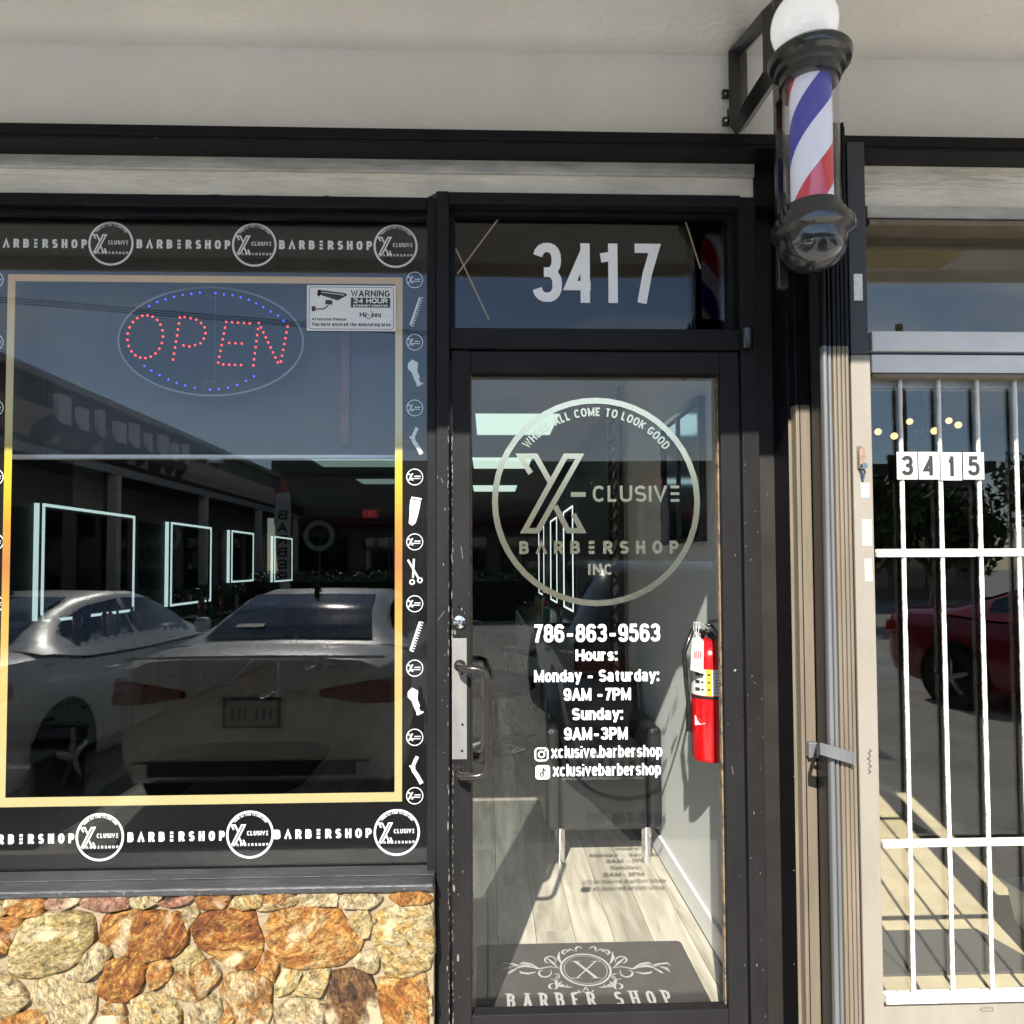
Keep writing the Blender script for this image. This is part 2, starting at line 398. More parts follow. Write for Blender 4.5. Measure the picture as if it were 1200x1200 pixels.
# gold vinyl whose printed gradient runs cream - yellow - orange - yellow - cream down the sides
def gold():
    m = bpy.data.materials.new('gold_gradient_print'); t, N, L, b = nodes_of(m)
    b.inputs['Roughness'].default_value = .45
    tcn = N.new('ShaderNodeTexCoord'); sx = N.new('ShaderNodeSeparateXYZ'); mr = N.new('ShaderNodeMapRange'); r = N.new('ShaderNodeValToRGB')
    z0, z1 = az(471, 945, 0), az(471, 322, 0)
    mr.inputs['From Min'].default_value = z0-1.6; mr.inputs['From Max'].default_value = z1-1.6
    L(tcn.outputs['Object'], sx.inputs[0]); L(sx.outputs['Z'], mr.inputs['Value']); L(mr.outputs[0], r.inputs['Fac']); L(r.outputs['Color'], b.inputs['Base Color'])
    stops = [(0, (.42, .35, .17)), (.22, (.43, .32, .11)), (.36, (.44, .26, .04)), (.45, (.38, .14, .035)), (.52, (.42, .20, .015)), (.60, (.48, .36, .004)), (.655, (.47, .37, .02)), (.70, (.66, .56, .26)), (.80, (.70, .58, .32)), (.92, (.66, .48, .22)), (1, (.62, .36, .12))]  # upper stops lightened to offset the canopy's shade
    e = r.color_ramp.elements
    e[0].position, e[0].color = stops[0][0], (*stops[0][1], 1); e[1].position, e[1].color = stops[-1][0], (*stops[-1][1], 1)
    for p, c in stops[1:-1]:
        q = e.new(p); q.color = (*c, 1)
    return m
GOLD = gold()
GLEAF = mat('pale_gold_vinyl', (.62, .59, .43), .18, metal=.95)

# ------------------------------------------------------------------ setting: ground, slab, canopy
ASPH = mat('parking_concrete', (.42, .41, .38), .9, var=(1.2, .25), bump=(150, .3), spots=[(3.5, .68, (.2, .195, .185))])
CONC = mat('sidewalk_concrete', (.60, .58, .53), .88, var=(2.5, .15), bump=(90, .25), spots=[(7, .72, (.22, .21, .19))])
struct('parking_lot', MB().box(-150, 150, -160, -1.704, -.65, -.15), ASPH)
struct('ground', MB().box(-150, 150, 14, 160, -.65, -.16), ASPH)
sw = MB().box(-12, 12, -1.70, -.03, -.65, -.012)
swo = struct('sidewalk', sw, CONC)
for i in range(12):
    mb = MB().box(-9+1.5*i+.006, -9+1.5*(i+1)-.006, -1.69, -.035, -.011, 0)
    mb.build('paving_slab', CONC, swo, bevel=.004)
YEL = mat('kerb_yellow', (.55, .38, .05), .8, var=(9, .2), spots=[(15, .62, (.3, .29, .27))])
LINE = mat('worn_line_paint', (.62, .61, .56), .8, spots=[(25, .58, (.12, .12, .11))])
mb = MB()
for x in (-5.15, -2.5, .16, 2.85, 5.5, 8.2): mb.box(x-.05, x+.05, -7.2, -2.0, -.15, -.146)
struct('parking_line_paint', mb, LINE)

ct = thing('canopy', 'flat grey painted canopy slab running over the whole shopfront', 'canopy', (0, -.7, 2.98))
MB().box(-12, 12, -1.5, -.05, az(600, 61, -.05), 3.35).build('slab', SOFF, ct)
MB().box(-12, 12, -1.525, -1.5, 2.984, 3.42).build('fascia_board', PLAS, ct)
MB().box(1.75, 2.42, -1.47, -1.08, az(600, 61, -.05)-.004, az(600, 61, -.05)-.001).build('bare_plywood_patch', mat('yellow_plywood', (.55, .40, .13), .8, var=(6, .25)), ct)  # unseen patch added to colour the reflection in the neighbour's transom

bl = thing('shop_building', 'grey painted shop building with stucco band above its windows', 'building', (0, 6, 0))
zb0, zb1 = az(450, 187, -.045)+.012, az(450, 153, -.12)
MB().box(-12, 12, -.05, .20, zb0, 3.6).build('stucco_wall', WALLP, bl)
MB().box(-12, 12, .20, 13.2, 2.95, 3.6).build('roof', WALLP, bl)
IW = mat('grey_interior_wall', (.66, .67, .65), .85, var=(2, .04), bump=(160, .08))
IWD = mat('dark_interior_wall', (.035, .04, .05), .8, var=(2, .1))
CEIL = mat('acoustic_ceiling', (.42, .43, .43), .9, var=(6, .05))
XR, XL = .865, -3.62          # inner faces of the shop's side walls
MB().box(XR, 1.02, .12, 3.0, 0.0, 2.95).build('side_wall', IW, bl)
MB().box(XR, 1.02, 3.0, 13, 0.0, 2.95).build('side_wall', IWD, bl)  # same wall past the reach of daylight; its shade is put into the colour
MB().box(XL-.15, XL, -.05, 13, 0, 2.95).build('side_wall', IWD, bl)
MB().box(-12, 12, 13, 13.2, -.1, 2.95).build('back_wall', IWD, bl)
struct('shop_ceiling', MB().box(XL, XR, .2, 13, 2.6, 2.65), CEIL)
BASE = mat('white_baseboard', (.7, .71, .71), .5)
MB().box(XR-.014, XR, .13, 3.0, .004, .105).build('baseboard', BASE, bl, bevel=.003)
# black cap at the window line (the shutter track) and the plaster lintel
tr = thing('shutter_track', 'long black metal track under the grey stucco band', 'track', (-.5, -.1, zb0))
xe = ax(1005, 165, -.12)
MB().box(-5, 12, -.12, -.045, zb0+.012, zb1).build('top_rail', BLK, tr, bevel=.004)
MB().box(-5, 12, -.14, -.12, zb1-.035, zb1-.004).build('upper_lip', BLK, tr, bevel=.003)
MB().box(-5, 12, -.135, -.045, zb0-.012, zb0+.010).build('lower_lip', BLK, tr, bevel=.003)
zl = az(300, 230, -.03)
lt = MB(); n = 160; x0, x1 = -5.0, ax(897, 215, -.03)
tp = [(x0+(x1-x0)*i/n, zl+.006*math.sin(i*1.7)*math.sin(i*.37)+random.uniform(-.0025, .0025)+(.012 if x0+(x1-x0)*i/n > -.17 else 0)) for i in range(n+1)]
lt.prism([(x1, zb0)]+[(x0, zb0)]+tp, -.03, .2)
lt.build('lintel', PLAS, bl)
ltu = MB().box(x0, x1, -.043, -.03, zl+.075, zb0); ltu.build('lintel_step', BRK, bl, bevel=.004)

# ------------------------------------------------------------------ stone wall
SC = {
 'olive': [(.54, .42, .18), (.40, .28, .09), (.66, .56, .30)], 'rust': [(.46, .17, .03), (.22, .065, .02), (.72, .42, .12)],
 'pink': [(.47, .25, .16), (.33, .13, .08), (.55, .36, .25)], 'orange': [(.64, .30, .07), (.46, .16, .03), (.74, .52, .22)],
 'cream': [(.66, .50, .22), (.58, .34, .09), (.72, .62, .36)], 'brown': [(.17, .085, .04), (.06, .035, .022), (.36, .19, .07)],
 'pale': [(.64, .51, .28), (.52, .38, .16), (.74, .64, .41)], 'mixed': [(.60, .36, .12), (.42, .15, .04), (.74, .64, .40)],
}
def stone_mat(k):
    a, b_, c = [tuple(x*.45 for x in s_) for s_ in SC[k]]
    m = bpy.data.materials.new('ledge_stone_'+k); t, N, L, b = nodes_of(m)
    b.inputs['Roughness'].default_value = .78; b.inputs['Specular IOR Level'].default_value = .3
    tcn = N.new('ShaderNodeTexCoord'); oi = N.new('ShaderNodeObjectInfo')
    rot = N.new('ShaderNodeVectorRotate'); rot.rotation_type = 'Y_AXIS'
    am = N.new('ShaderNodeMath'); am.operation = 'MULTIPLY'; am.inputs[1].default_value = 3.1
    L(oi.outputs['Random'], am.inputs[0]); L(am.outputs[0], rot.inputs['Angle']); L(tcn.outputs['Object'], rot.inputs['Vector'])
    mpn = N.new('ShaderNodeMapping'); mpn.inputs['Scale'].default_value = (1, 1, 1.7)
    L(rot.outputs[0], mpn.inputs['Vector'])
    n1 = N.new('ShaderNodeTexNoise'); n1.inputs['Scale'].default_value = 13; n1.inputs['Detail'].default_value = 12; n1.inputs['Roughness'].default_value = .72; n1.inputs['Distortion'].default_value = 1.3
    n2 = N.new('ShaderNodeTexNoise'); n2.inputs['Scale'].default_value = 7; n2.inputs['Detail'].default_value = 5
    n3 = N.new('ShaderNodeTexNoise'); n3.inputs['Scale'].default_value = 48; n3.inputs['Detail'].default_value = 8; n3.inputs['Roughness'].default_value = .75; n3.inputs['Distortion'].default_value = .8
    for n in (n1, n2, n3): L(mpn.outputs[0], n.inputs['Vector'])
    r1 = N.new('ShaderNodeValToRGB'); e = r1.color_ramp.elements
    e[0].position, e[0].color = .40, (*b_, 1); e[1].position, e[1].color = .61, (*c, 1); q = e.new(.50); q.color = (*a, 1)
    L(n1.outputs['Fac'], r1.inputs['Fac'])
    mx_ = N.new('ShaderNodeMixRGB'); mx_.blend_type = 'OVERLAY'; mx_.inputs['Fac'].default_value = .95
    r3 = N.new('ShaderNodeValToRGB'); r3.color_ramp.elements[0].position = .34; r3.color_ramp.elements[1].position = .66
    L(n3.outputs['Fac'], r3.inputs['Fac']); L(r1.outputs['Color'], mx_.inputs[1]); L(r3.outputs['Color'], mx_.inputs[2])
    mw_ = N.new('ShaderNodeMixRGB'); mw_.inputs[2].default_value = (*SC['pale'][2], 1)
    g = N.new('ShaderNodeMapRange'); g.inputs['From Min'].default_value = .58; g.inputs['From Max'].default_value = .66; g.inputs['To Max'].default_value = .55
    L(n2.outputs['Fac'], g.inputs['Value']); L(g.outputs[0], mw_.inputs['Fac']); L(mx_.outputs[0], mw_.inputs[1])
    n4 = N.new('ShaderNodeTexNoise'); n4.inputs['Scale'].default_value = 7; n4.inputs['Detail'].default_value = 7; n4.inputs['Roughness'].default_value = .6; n4.inputs['Distortion'].default_value = 2.2; L(tcn.outputs['Object'], n4.inputs['Vector'])
    sb = N.new('ShaderNodeMath'); sb.operation = 'SUBTRACT'; sb.inputs[1].default_value = .5; L(n4.outputs['Fac'], sb.inputs[0])
    ab = N.new('ShaderNodeMath'); ab.operation = 'ABSOLUTE'; L(sb.outputs[0], ab.inputs[0])
    vr = N.new('ShaderNodeMapRange'); vr.inputs['From Min'].default_value = .004; vr.inputs['From Max'].default_value = .035; vr.inputs['To Min'].default_value = .5 if k in ('rust', 'brown', 'mixed', 'orange') else .16; vr.inputs['To Max'].default_value = 0
    L(ab.outputs[0], vr.inputs['Value'])
    mv = N.new('ShaderNodeMixRGB'); mv.inputs[2].default_value = (.085, .032, .012, 1); L(vr.outputs[0], mv.inputs['Fac']); L(mw_.outputs[0], mv.inputs[1]); L(mv.outputs[0], b.inputs['Base Color'])
    bp = N.new('ShaderNodeBump'); bp.inputs['Strength'].default_value = 1; bp.inputs['Distance'].default_value = .012
    bp2 = N.new('ShaderNodeBump'); bp2.inputs['Strength'].default_value = .8; bp2.inputs['Distance'].default_value = .004
    L(n1.outputs['Fac'], bp.inputs['Height']); L(n3.outputs['Fac'], bp2.inputs['Height']); L(bp.outputs[0], bp2.inputs['Normal']); L(bp2.outputs[0], b.inputs['Normal'])
    return m
SM = {k: stone_mat(k) for k in SC}
YS = -.115
def cr(z, ox, pts): return [(ox+.15*a, 1020+.15*b) for a, b in pts]
A_ = lambda p: cr(0, 0, p)
B_ = lambda p: cr(0, 170, p)
C_ = lambda p: cr(0, 340, p)
STONES = [
 ('orange', A_([(80,215),(330,205),(360,240),(340,320),(200,345),(90,315),(60,260)])), ('cream', A_([(-90,235),(55,235),(75,290),(40,325),(-90,320)])),
 ('pink', A_([(385,232),(420,208),(660,197),(600,250),(480,300),(370,275)])), ('pink', A_([(650,227),(700,197),(1000,187),(1040,215),(1000,280),(800,290),(660,262)])),
 ('pale', [(157,1050.5),(175,1048.5),(191,1049.5),(185,1055),(172,1060),(160,1059)]), ('rust', A_([(-200,340),(0,360),(165,375),(170,440),(100,555),(60,620),(0,655),(-200,690)])),
 ('olive', A_([(280,345),(480,320),(700,340),(740,380),(750,520),(690,600),(635,685),(540,745),(430,785),(270,822),(110,812),(85,760),(105,560),(172,470),(200,405)])),
 ('rust', [(120,1083),(124.5,1072),(150,1068),(180,1068),(209,1069),(216.5,1076),(220.5,1092),(219,1104),(210,1114),(185,1120.5),(172,1123),(142,1116),(132,1107),(118,1101)]),
 ('pale', A_([(765,565),(840,590),(868,660),(800,755),(700,828),(560,818),(545,775),(648,720),(700,625)])), ('pale', A_([(-150,700),(0,785),(100,835),(180,912),(240,1000),(130,1088),(0,1165),(-150,1200)])),
 ('pale', A_([(300,865),(440,805),(600,845),(735,882),(755,960),(748,1080),(680,1200),(660,1300),(420,1300),(395,1150),(335,1078),(262,980)])),
 ('rust', A_([(860,702),(1000,702),(1148,745),(1110,900),(1000,998),(880,998),(778,930),(782,860),(842,790)])), ('orange', A_([(0,1185),(120,1112),(330,1092),(385,1160),(400,1300),(0,1300)])),
 ('mixed', A_([(815,1060),(900,1012),(960,1032),(988,1098),(820,1098)])), ('mixed', A_([(790,1130),(950,1112),(1000,1180),(960,1290),(800,1290)])),
 ('cream', [(158,1169),(172,1165),(190,1164),(205,1174),(212,1185),(213,1217),(155,1217),(156,1190)]),
 ('pink', B_([(105,235),(375,178),(388,200),(330,240),(210,263)])), ('rust', B_([(402,215),(440,187),(680,187),(658,230),(608,284),(450,284)])),
 ('cream', B_([(685,250),(730,202),(880,172),(928,200),(900,258),(780,280)])), ('mixed', B_([(870,288),(950,202),(1010,152),(1120,152),(1188,230),(1150,265),(1000,285),(900,303)])),
 ('pale', B_([(305,302),(400,292),(420,330),(350,438),(322,438)])), ('rust', B_([(372,440),(450,345),(600,312),(850,302),(878,420),(920,540),(906,650),(840,768),(700,748),(560,658),(450,598),(402,540)])),
 ('olive', B_([(243,700),(342,602),(400,612),(466,680),(380,738),(252,772)])), ('orange', B_([(60,722),(150,692),(213,722),(198,820),(120,878),(62,908),(42,800)])),
 ('mixed', B_([(183,880),(250,802),(430,732),(520,692),(588,800),(578,850),(500,900),(478,968),(420,998),(260,988),(183,950)])), ('orange', B_([(900,740),(940,642),(1010,662),(1038,720),(1018,845),(980,800),(902,778)])),
 ('mixed', B_([(602,900),(660,812),(780,792),(900,812),(968,832),(988,920),(972,1010),(998,1080),(960,1180),(880,1290),(760,1200),(720,1120),(692,1040),(622,980)])),
 ('pale', B_([(332,1160),(402,1042),(520,972),(588,1012),(598,1130),(580,1300),(322,1300)])), ('orange', B_([(612,1160),(652,1052),(706,1130),(660,1200),(622,1300),(592,1300)])),
 ('cream', [(327,1148),(336,1134),(347,1135),(352,1141),(348,1152),(340,1158),(333,1163),(325,1165)]), ('cream', C_([(113,850),(172,772),(308,772),(288,860),(240,958),(100,948),(25,958)])),
 ('pale', C_([(0,1002),(60,972),(230,1022),(288,1032),(258,1150),(230,1200),(225,1300),(-120,1300),(-100,1085)])), ('pale', C_([(62,202),(100,172),(350,167),(363,200),(353,268),(150,263)])),
 ('pale', C_([(402,230),(440,182),(600,187),(718,205),(680,248),(600,273),(430,273)])), ('orange', C_([(792,202),(860,162),(1000,152),(1108,210),(1060,240),(880,250)])),
 ('cream', C_([(467,390),(540,312),(600,312),(638,400),(618,478),(570,488)])),
 ('orange', [(310,1086),(320,1069.5),(335,1064),(361,1063),(398,1066),(407,1080.5),(426.5,1093.5),(426,1100),(420,1113),(404,1125.5),(382,1130.5),(340,1131.5),(334,1130.5),(321,1116),(311,1098)]),
 ('cream', C_([(643,380),(720,322),(860,264),(1000,253),(1098,272),(1112,440),(1117,640),(1078,738),(950,788),(850,798),(750,778),(722,650),(643,530)])),
 ('pale', C_([(502,700),(560,642),(660,622),(688,680),(678,758),(640,776),(540,748)])), ('brown', C_([(342,792),(470,773),(610,783),(648,880),(688,980),(716,1120),(722,1300),(255,1300),(285,1150),(313,950)])),
 ('orange', C_([(702,850),(830,832),(1050,792),(1068,950),(1072,1100),(1068,1300),(785,1300),(742,1130),(702,980)])), ('cream', C_([(1088,1010),(1108,982),(1110,1050),(1092,1080)])),
]
def stone(poly, parent, m, th, plane=YS):
    from mathutils import noise
    P = [Vector((at(a, b, plane).x, at(a, b, plane).z)) for a, b in poly]
    c = sum(P, Vector((0, 0)))/len(P); n = len(P)
    tot = sum((P[(i+1) % n]-P[i]).length for i in range(n)); N_ = 40
    P = [p+(p-c).normalized()*.0085 for p in P]
    tot = sum((P[(i+1) % n]-P[i]).length for i in range(n))
    st = []; acc = 0; per = []
    for i in range(n):
        a, b_ = P[i], P[(i+1) % n]; st.append((acc, a, b_)); acc += (b_-a).length
    for k in range(N_):
        d = tot*k/N_
        for (s0, a, b_) in st:
            l = (b_-a).length
            if s0 <= d <= s0+l+1e-9: per.append(a+(b_-a)*((d-s0)/max(l, 1e-9))); break
    N_ = len(per); per = [per[i]*.9+per[i-1]*.05+per[(i+1) % N_]*.05 for i in range(N_)]
    seed = random.uniform(0, 50); mb = MB()
    rings = [(1.0, 0.0), (.992, .50), (.965, .84), (.90, .96), (.78, 1.0), (.62, 1.0), (.44, 1.0), (.24, 1.0)]
    tx, tz = random.uniform(-.16, .16), random.uniform(-.16, .16)
    # cleaved faces: the highest of a few tilted planes
    fac = [(random.uniform(-.09, .09), random.uniform(-.09, .09), random.uniform(-.0015, .002)) for _ in range(4)]
    def relief(q):
        d = q-c; f_ = min(a*d.x+b_*d.y+e for a, b_, e in fac)
        return f_+.0040*noise.noise(Vector((q.x*26, q.y*26, seed)))+.0022*noise.noise(Vector((q.x*70, q.y*70, seed)))+.0012*noise.noise(Vector((q.x*150, q.y*150, seed)))
    for f, h in rings:
        for p in per:
            q = c+(p-c)*f
            j = .0022*noise.noise(Vector((p.x*110, p.y*110, seed+9))) if f > .9 else 0
            q = q+(p-c).normalized()*j
            mb.v.append((q.x, plane+.012-th*h-(relief(q) if h > .4 else 0), q.y))
    mb.v.append((c.x, plane+.012-th-relief(c), c.y)); k = len(rings)
    for r in range(k-1):
        for i in range(N_): mb.f.append((r*N_+i, r*N_+(i+1) % N_, (r+1)*N_+(i+1) % N_, (r+1)*N_+i))
    for i in range(N_): mb.f.append(((k-1)*N_+i, (k-1)*N_+(i+1) % N_, k*N_))
    return mb.build('stone', m, parent, smooth=38)
xs1 = ax(508, 1120, YS)
zs1 = az(300, 1046, YS)
sw_ = thing('stone_wall', 'low wall of rust and olive flagstones set in pale mortar', 'wall', (-1, -.1, 0))
MORT = mat('pale_mortar', (.265, .21, .13), .95, var=(14, .14), bump=(60, .8), spots=[(35, .7, (.36, .28, .2))])
mb = MB(); nx, nz = 90, 30
from mathutils import noise as _nz
for j in range(nz+1):
    for i in range(nx+1):
        x = -4.0+(xs1+4.0)*i/nx; z = -.02+(zs1+.02)*j/nz
        mb.v.append((x, YS+.004*_nz.noise(Vector((x*14, z*14, 3)))+.003*_nz.noise(Vector((x*50, z*50, 1))), z))
for j in range(nz):
    for i in range(nx):
        a = j*(nx+1)+i; mb.f.append((a, a+1, a+nx+2, a+nx+1))
mb.build('mortar', MORT, sw_, smooth=60)
mb = MB().box(-4.0, xs1, YS+.006, .09, -.02, zs1-.001); mb.build('core', MORT, sw_)
for k, p in STONES:
    stone(p, sw_, SM[k], random.uniform(.028, .038))
ks = list(SC)
for r in range(1):                       # the course that runs on below the frame down to the pavement
    for i in range(9):
        x0 = 6+i*57+random.uniform(-4, 4); y0 = 1221
        stone([(x0, y0), (x0+20, y0-3), (x0+44, y0+1), (x0+50, y0+14), (x0+34, y0+22), (x0+8, y0+20), (x0-3, y0+10)], sw_, SM[random.choice(ks)], .024)
for i in range(14):                      # and on to the left of the frame
    for j in range(3):
        x0 = -90-i*62+random.uniform(-6, 6); y0 = 1060+j*58+random.uniform(-5, 5)
        if x0 < -720: continue
        stone([(x0, y0), (x0+22, y0-6), (x0+48, y0+2), (x0+54, y0+22), (x0+40, y0+44), (x0+12, y0+42), (x0-4, y0+20)], sw_, SM[random.choice(ks)], .024)

# ------------------------------------------------------------------ display window with its printed border
win = thing('display_window', 'wide shop window with black BARBERSHOP border and gold printed frame', 'window', (-.9, 0, 1.6))
XW0 = ax(-30, 640, 0); XW1 = ax(502, 640, 0)
zw0, zw1 = az(250, 1024, 0), az(250, 236, 0)
zfb = zw1-.0
MB().box(XW0-.0, XW1+.01, 0, .006, zw0-.02, zw1).build('glass', G_WIN, win)
MB().box(-4.0, ax(500, 640, -.05), -.055, -.006, az(250, 243, -.05), az(250, 229, -.05)+.0).build('head_frame', BLK, win, bevel=.003)
MB().box(-4.0, ax(500, 640, -.03), -.03, -.006, az(250, 254, -.03), az(250, 244, -.03)).build('inner_head_frame', BLK, win, bevel=.002)
# sill, worn
zsA, zsB = az(250, 1044, -.13), az(250, 1028, -.05)
MB().box(-4.0, xs1+.002, -.135, -.05, zs1+.001, zs1+.023).build('sill', SILL, win, bevel=.006)
MB().box(-4.0, xs1+.0, -.075, -.006, zs1+.0235, az(250, 1029, -.075)).build('sill_upstand', SILL, win, bevel=.004)
MB().box(-4.0, xs1, -.006, .09, zs1, zw0).build('sill_bed', SILL, win)
# torn edge of film above the sill
mb = MB(); xx = XW0; top = []
while xx < XW1-.03:
    top.append((xx, zw0+.003+max(0, .016*_nz.noise(Vector((xx*9, 1, 1)))+.006))); xx += .012
mb.face([(top[-1][0], -.002, zw0), (top[0][0], -.002, zw0)]+[(a, -.002, b) for a, b in top]).build('torn_film_edge', SILL, win)
# black vinyl border behind the glass
gx0, gx1 = ax(3.5, 640, .009), ax(471.5, 640, .009); gz0, gz1 = az(300, 941.5, .009), az(300, 324, .009); gw = 8.6*2.25/860
ix0, ix1, iz0, iz1 = gx0+gw, gx1-gw, gz0+gw*1.25, gz1-gw*.95
mb = MB()
mb.box(XW0, XW1, .008, .0095, gz1-.002, zw1-.002); mb.box(XW0, XW1, .008, .0095, zw0-.01, gz0+.002)
mb.box(XW0, gx0+.002, .008, .0095, gz0+.002, gz1-.002); mb.box(gx1-.002, XW1, .008, .0095, gz0+.002, gz1-.002)
mb.build('black_border_film', VIN, win)
mb = MB()
for a in ((gx0, gx1, iz1, gz1), (gx0, gx1, gz0, iz0), (gx0, ix0, iz0, iz1), (ix1, gx1, iz0, iz1)):
    mb.face([(a[0], .0072, a[2]), (a[1], .0072, a[2]), (a[1], .0072, a[3]), (a[0], .0072, a[3])])
mb.build('gold_border_print', GOLD, win)
MB().box(ix0-.004, ix1+.004, .0105, .0115, iz0-.004, az(250, 539, .0105)).build('tint_film', DIM, win)  # sheet added behind the glass to darken the room seen through it

def logo(mb, cx, cz, r, y, level=2, tb=1.):
    """round emblem: ring, split X, CLUSIVE, BARBERSHOP, motto; level 0 = only what shows at thumbnail size"""
    u = lambda x: (x-578)/448*r; v = lambda z: (573-z)/448*r
    P = lambda pts: [(cx+u(a), cz+v(b)) for a, b in pts]
    ring = [(cx+r*.972*math.cos(2*math.pi*i/48), cz+r*.972*math.sin(2*math.pi*i/48)) for i in range(48)]
    mb.ribbon(ring, r*(.056*(1 if level == 2 else 1.7)), y, True)
    k = 1 if level == 2 else 1.35
    t = r*.052*k
    s = (lambda pts: pts) if level == 2 else (lambda pts: [(560+(a-578)*1.0-10, 573+(b-540)*1.12) for a, b in pts])
    mb.ribbon(P(s([(446,378),(508,378),(325,698),(268,698)])), t, y-.00005, True)
    mb.ribbon(P(s([(296,452),(250,378),(318,378),(380,490)])), t, y-.0001)
    mb.ribbon(P(s([(400,592),(455,698),(515,698),(478,628)])), t, y-.00015)
    if level == 2: mb.ribbon(P([(468,543),(532,543)]), r*.045, y-.0001)
    if level == 0:
        mb.ribbon(P([(560,530),(900,530)]), t*1.5, y-.0001); mb.ribbon(P([(420,650),(880,650)]), t*1.5, y-.0001); return
    a = {2: (562, 942, 575, 505), 1: (520, 930, 590, 505)}[level]
    line_text(mb, 'CLUSIVΞ', cx+u(a[0]), cx+u(a[1]), cz+v(a[2]), cz+v(a[3]), y-.0001, .17 if level == 2 else .2, gap=.14)
    b = {2: (246, 930, 798, 742), 1: (246, 930, 790, 738)}[level]
    line_text(mb, 'BΛRBΞRSHOP', cx+u(b[0]), cx+u(b[1]), cz+v(b[2]), cz+v(b[3]), y-.0001, .24, gap=.55)
    if level == 2: line_text(mb, 'INC', cx+u(540), cx+u(646), cz+v(888), cz+v(840), y-.0001, .2, gap=.22)
    R0 = r*(368/448)
    txt = 'WHERE ALL COME TO LOOK GOOD'; h = r*.084; tw = text_width(txt, .2, 1.15, .26)*h
    a0, a1 = R(142), R(37)
    def xf(uu, vv):
        an = a0+(a1-a0)*uu/tw; rr = R0+vv
        return (cx+rr*math.cos(an), cz+rr*math.sin(an))
    write(mb, txt, xf, y-.0001, h, .2, gap=.26, cond=1.15)

for (px, py, r) in ((130,285.5,25.5), (298,287,25.5), (463.6,288.5,25.5), (-38,284,25.5), (117,981,26.5), (293,978,26.5), (465,975.5,26), (-60,984,26.5)):
    p = at(px, py, .0074); mb = MB(); logo(mb, p.x, p.z, r*2.257/860, .0074, 1); mb.build('border_logo', WV, win)
for (a, b, y0, y1) in ((160,270,291.5,281), (327,436,292.5,282), (-8,102,290.5,280), (149.5,263.5,986,974.5), (321.5,435.5,982.5,971.5), (-27,87,989,977.5)):
    p0, p1 = at(a, (y0+y1)/2, .0074), at(b, (y0+y1)/2, .0074); z0, z1 = az((a+b)/2, y0, .0074), az((a+b)/2, y1, .0074)
    mb = MB(); line_text(mb, 'BΛRBΞRSHOP', p0.x, p1.x, z0, z1, .0074, .25, gap=.42); mb.build('border_lettering', WV, win)
ICX = 486
for py in (328, 401, 478, 559, 635, 707.5, 783, 864, 932.5):
    for X in (ICX, -6):
        p = at(X, py, .0074); mb = MB(); logo(mb, p.x, p.z, 9.6*2.257/860, .0074, 0); mb.build('small_border_logo', WV, win)
def icon(kind, px, py, sc_=1.0):
    p = at(px, py, .0074); m_ = 2.257/860*sc_; mb = MB(); y = .0074
    T = lambda pts: [(p.x+a*m_, p.z-b*m_) for a, b in pts]
    if kind == 'razor':
        mb.ribbon(T([(3,-16),(0,-10),(-2,-5),(-1,-2)]), 4*m_, y); mb.ribbon(T([(-2,-1),(3,6),(8,15)]), 4.6*m_, y); mb.ribbon(T([(-6,-6),(-2,0)]), 1.4*m_, y-.0001)
    if kind == 'comb':
        mb.ribbon(T([(6,-17),(-5,16)]), 2.4*m_, y)
        for i in range(12): a, b = 6-11*i/11, -17+33*i/11; mb.ribbon(T([(a, b), (a+4, b+1.2)]), 1.2*m_, y-.00005)
    if kind == 'brush':
        mb.face([(a, y, b) for a, b in T([(-8,-11),(-3,-16),(4,-12),(3,-2),(-3,0),(-8,-5)])]); mb.ribbon(T([(0,-1),(3,7)]), 7*m_, y-.0001); mb.ribbon(T([(2,7),(6,15)]), 5*m_, y-.0002); mb.ribbon(T([(2,15),(10,12)]), 2*m_, y-.0003)
    if kind == 'clipper':
        mb.face([(a, y, b) for a, b in T([(-5,-15),(7,-13),(6,-6),(4,3),(1,13),(-3,16),(-7,13),(-6,2),(-6,-6)])]); mb.ribbon(T([(-4,-17),(8,-15)]), 2.2*m_, y-.0001)
    if kind == 'scissors':
        mb.ribbon(T([(-8,-15),(4,6)]), 2.2*m_, y); mb.ribbon(T([(-1,-16),(-2,6)]), 2.2*m_, y-.0001)
        for cx_, cy_ in ((6, 9), (-3, 11)):
            mb.ribbon(T([(cx_+2.6*math.cos(i*.63), cy_+2.6*math.sin(i*.63)) for i in range(10)]), 1.5*m_, y-.0002, True)
    mb.build({'razor': 'razor_print', 'comb': 'comb_print', 'brush': 'brush_print', 'clipper': 'clipper_print', 'scissors': 'scissors_print'}[kind], WV, win)
for k, y in (('comb', 365), ('brush', 437), ('razor', 517), ('clipper', 600), ('scissors', 671), ('comb', 746), ('brush', 822), ('razor', 903)):
    icon(k, ICX, y)

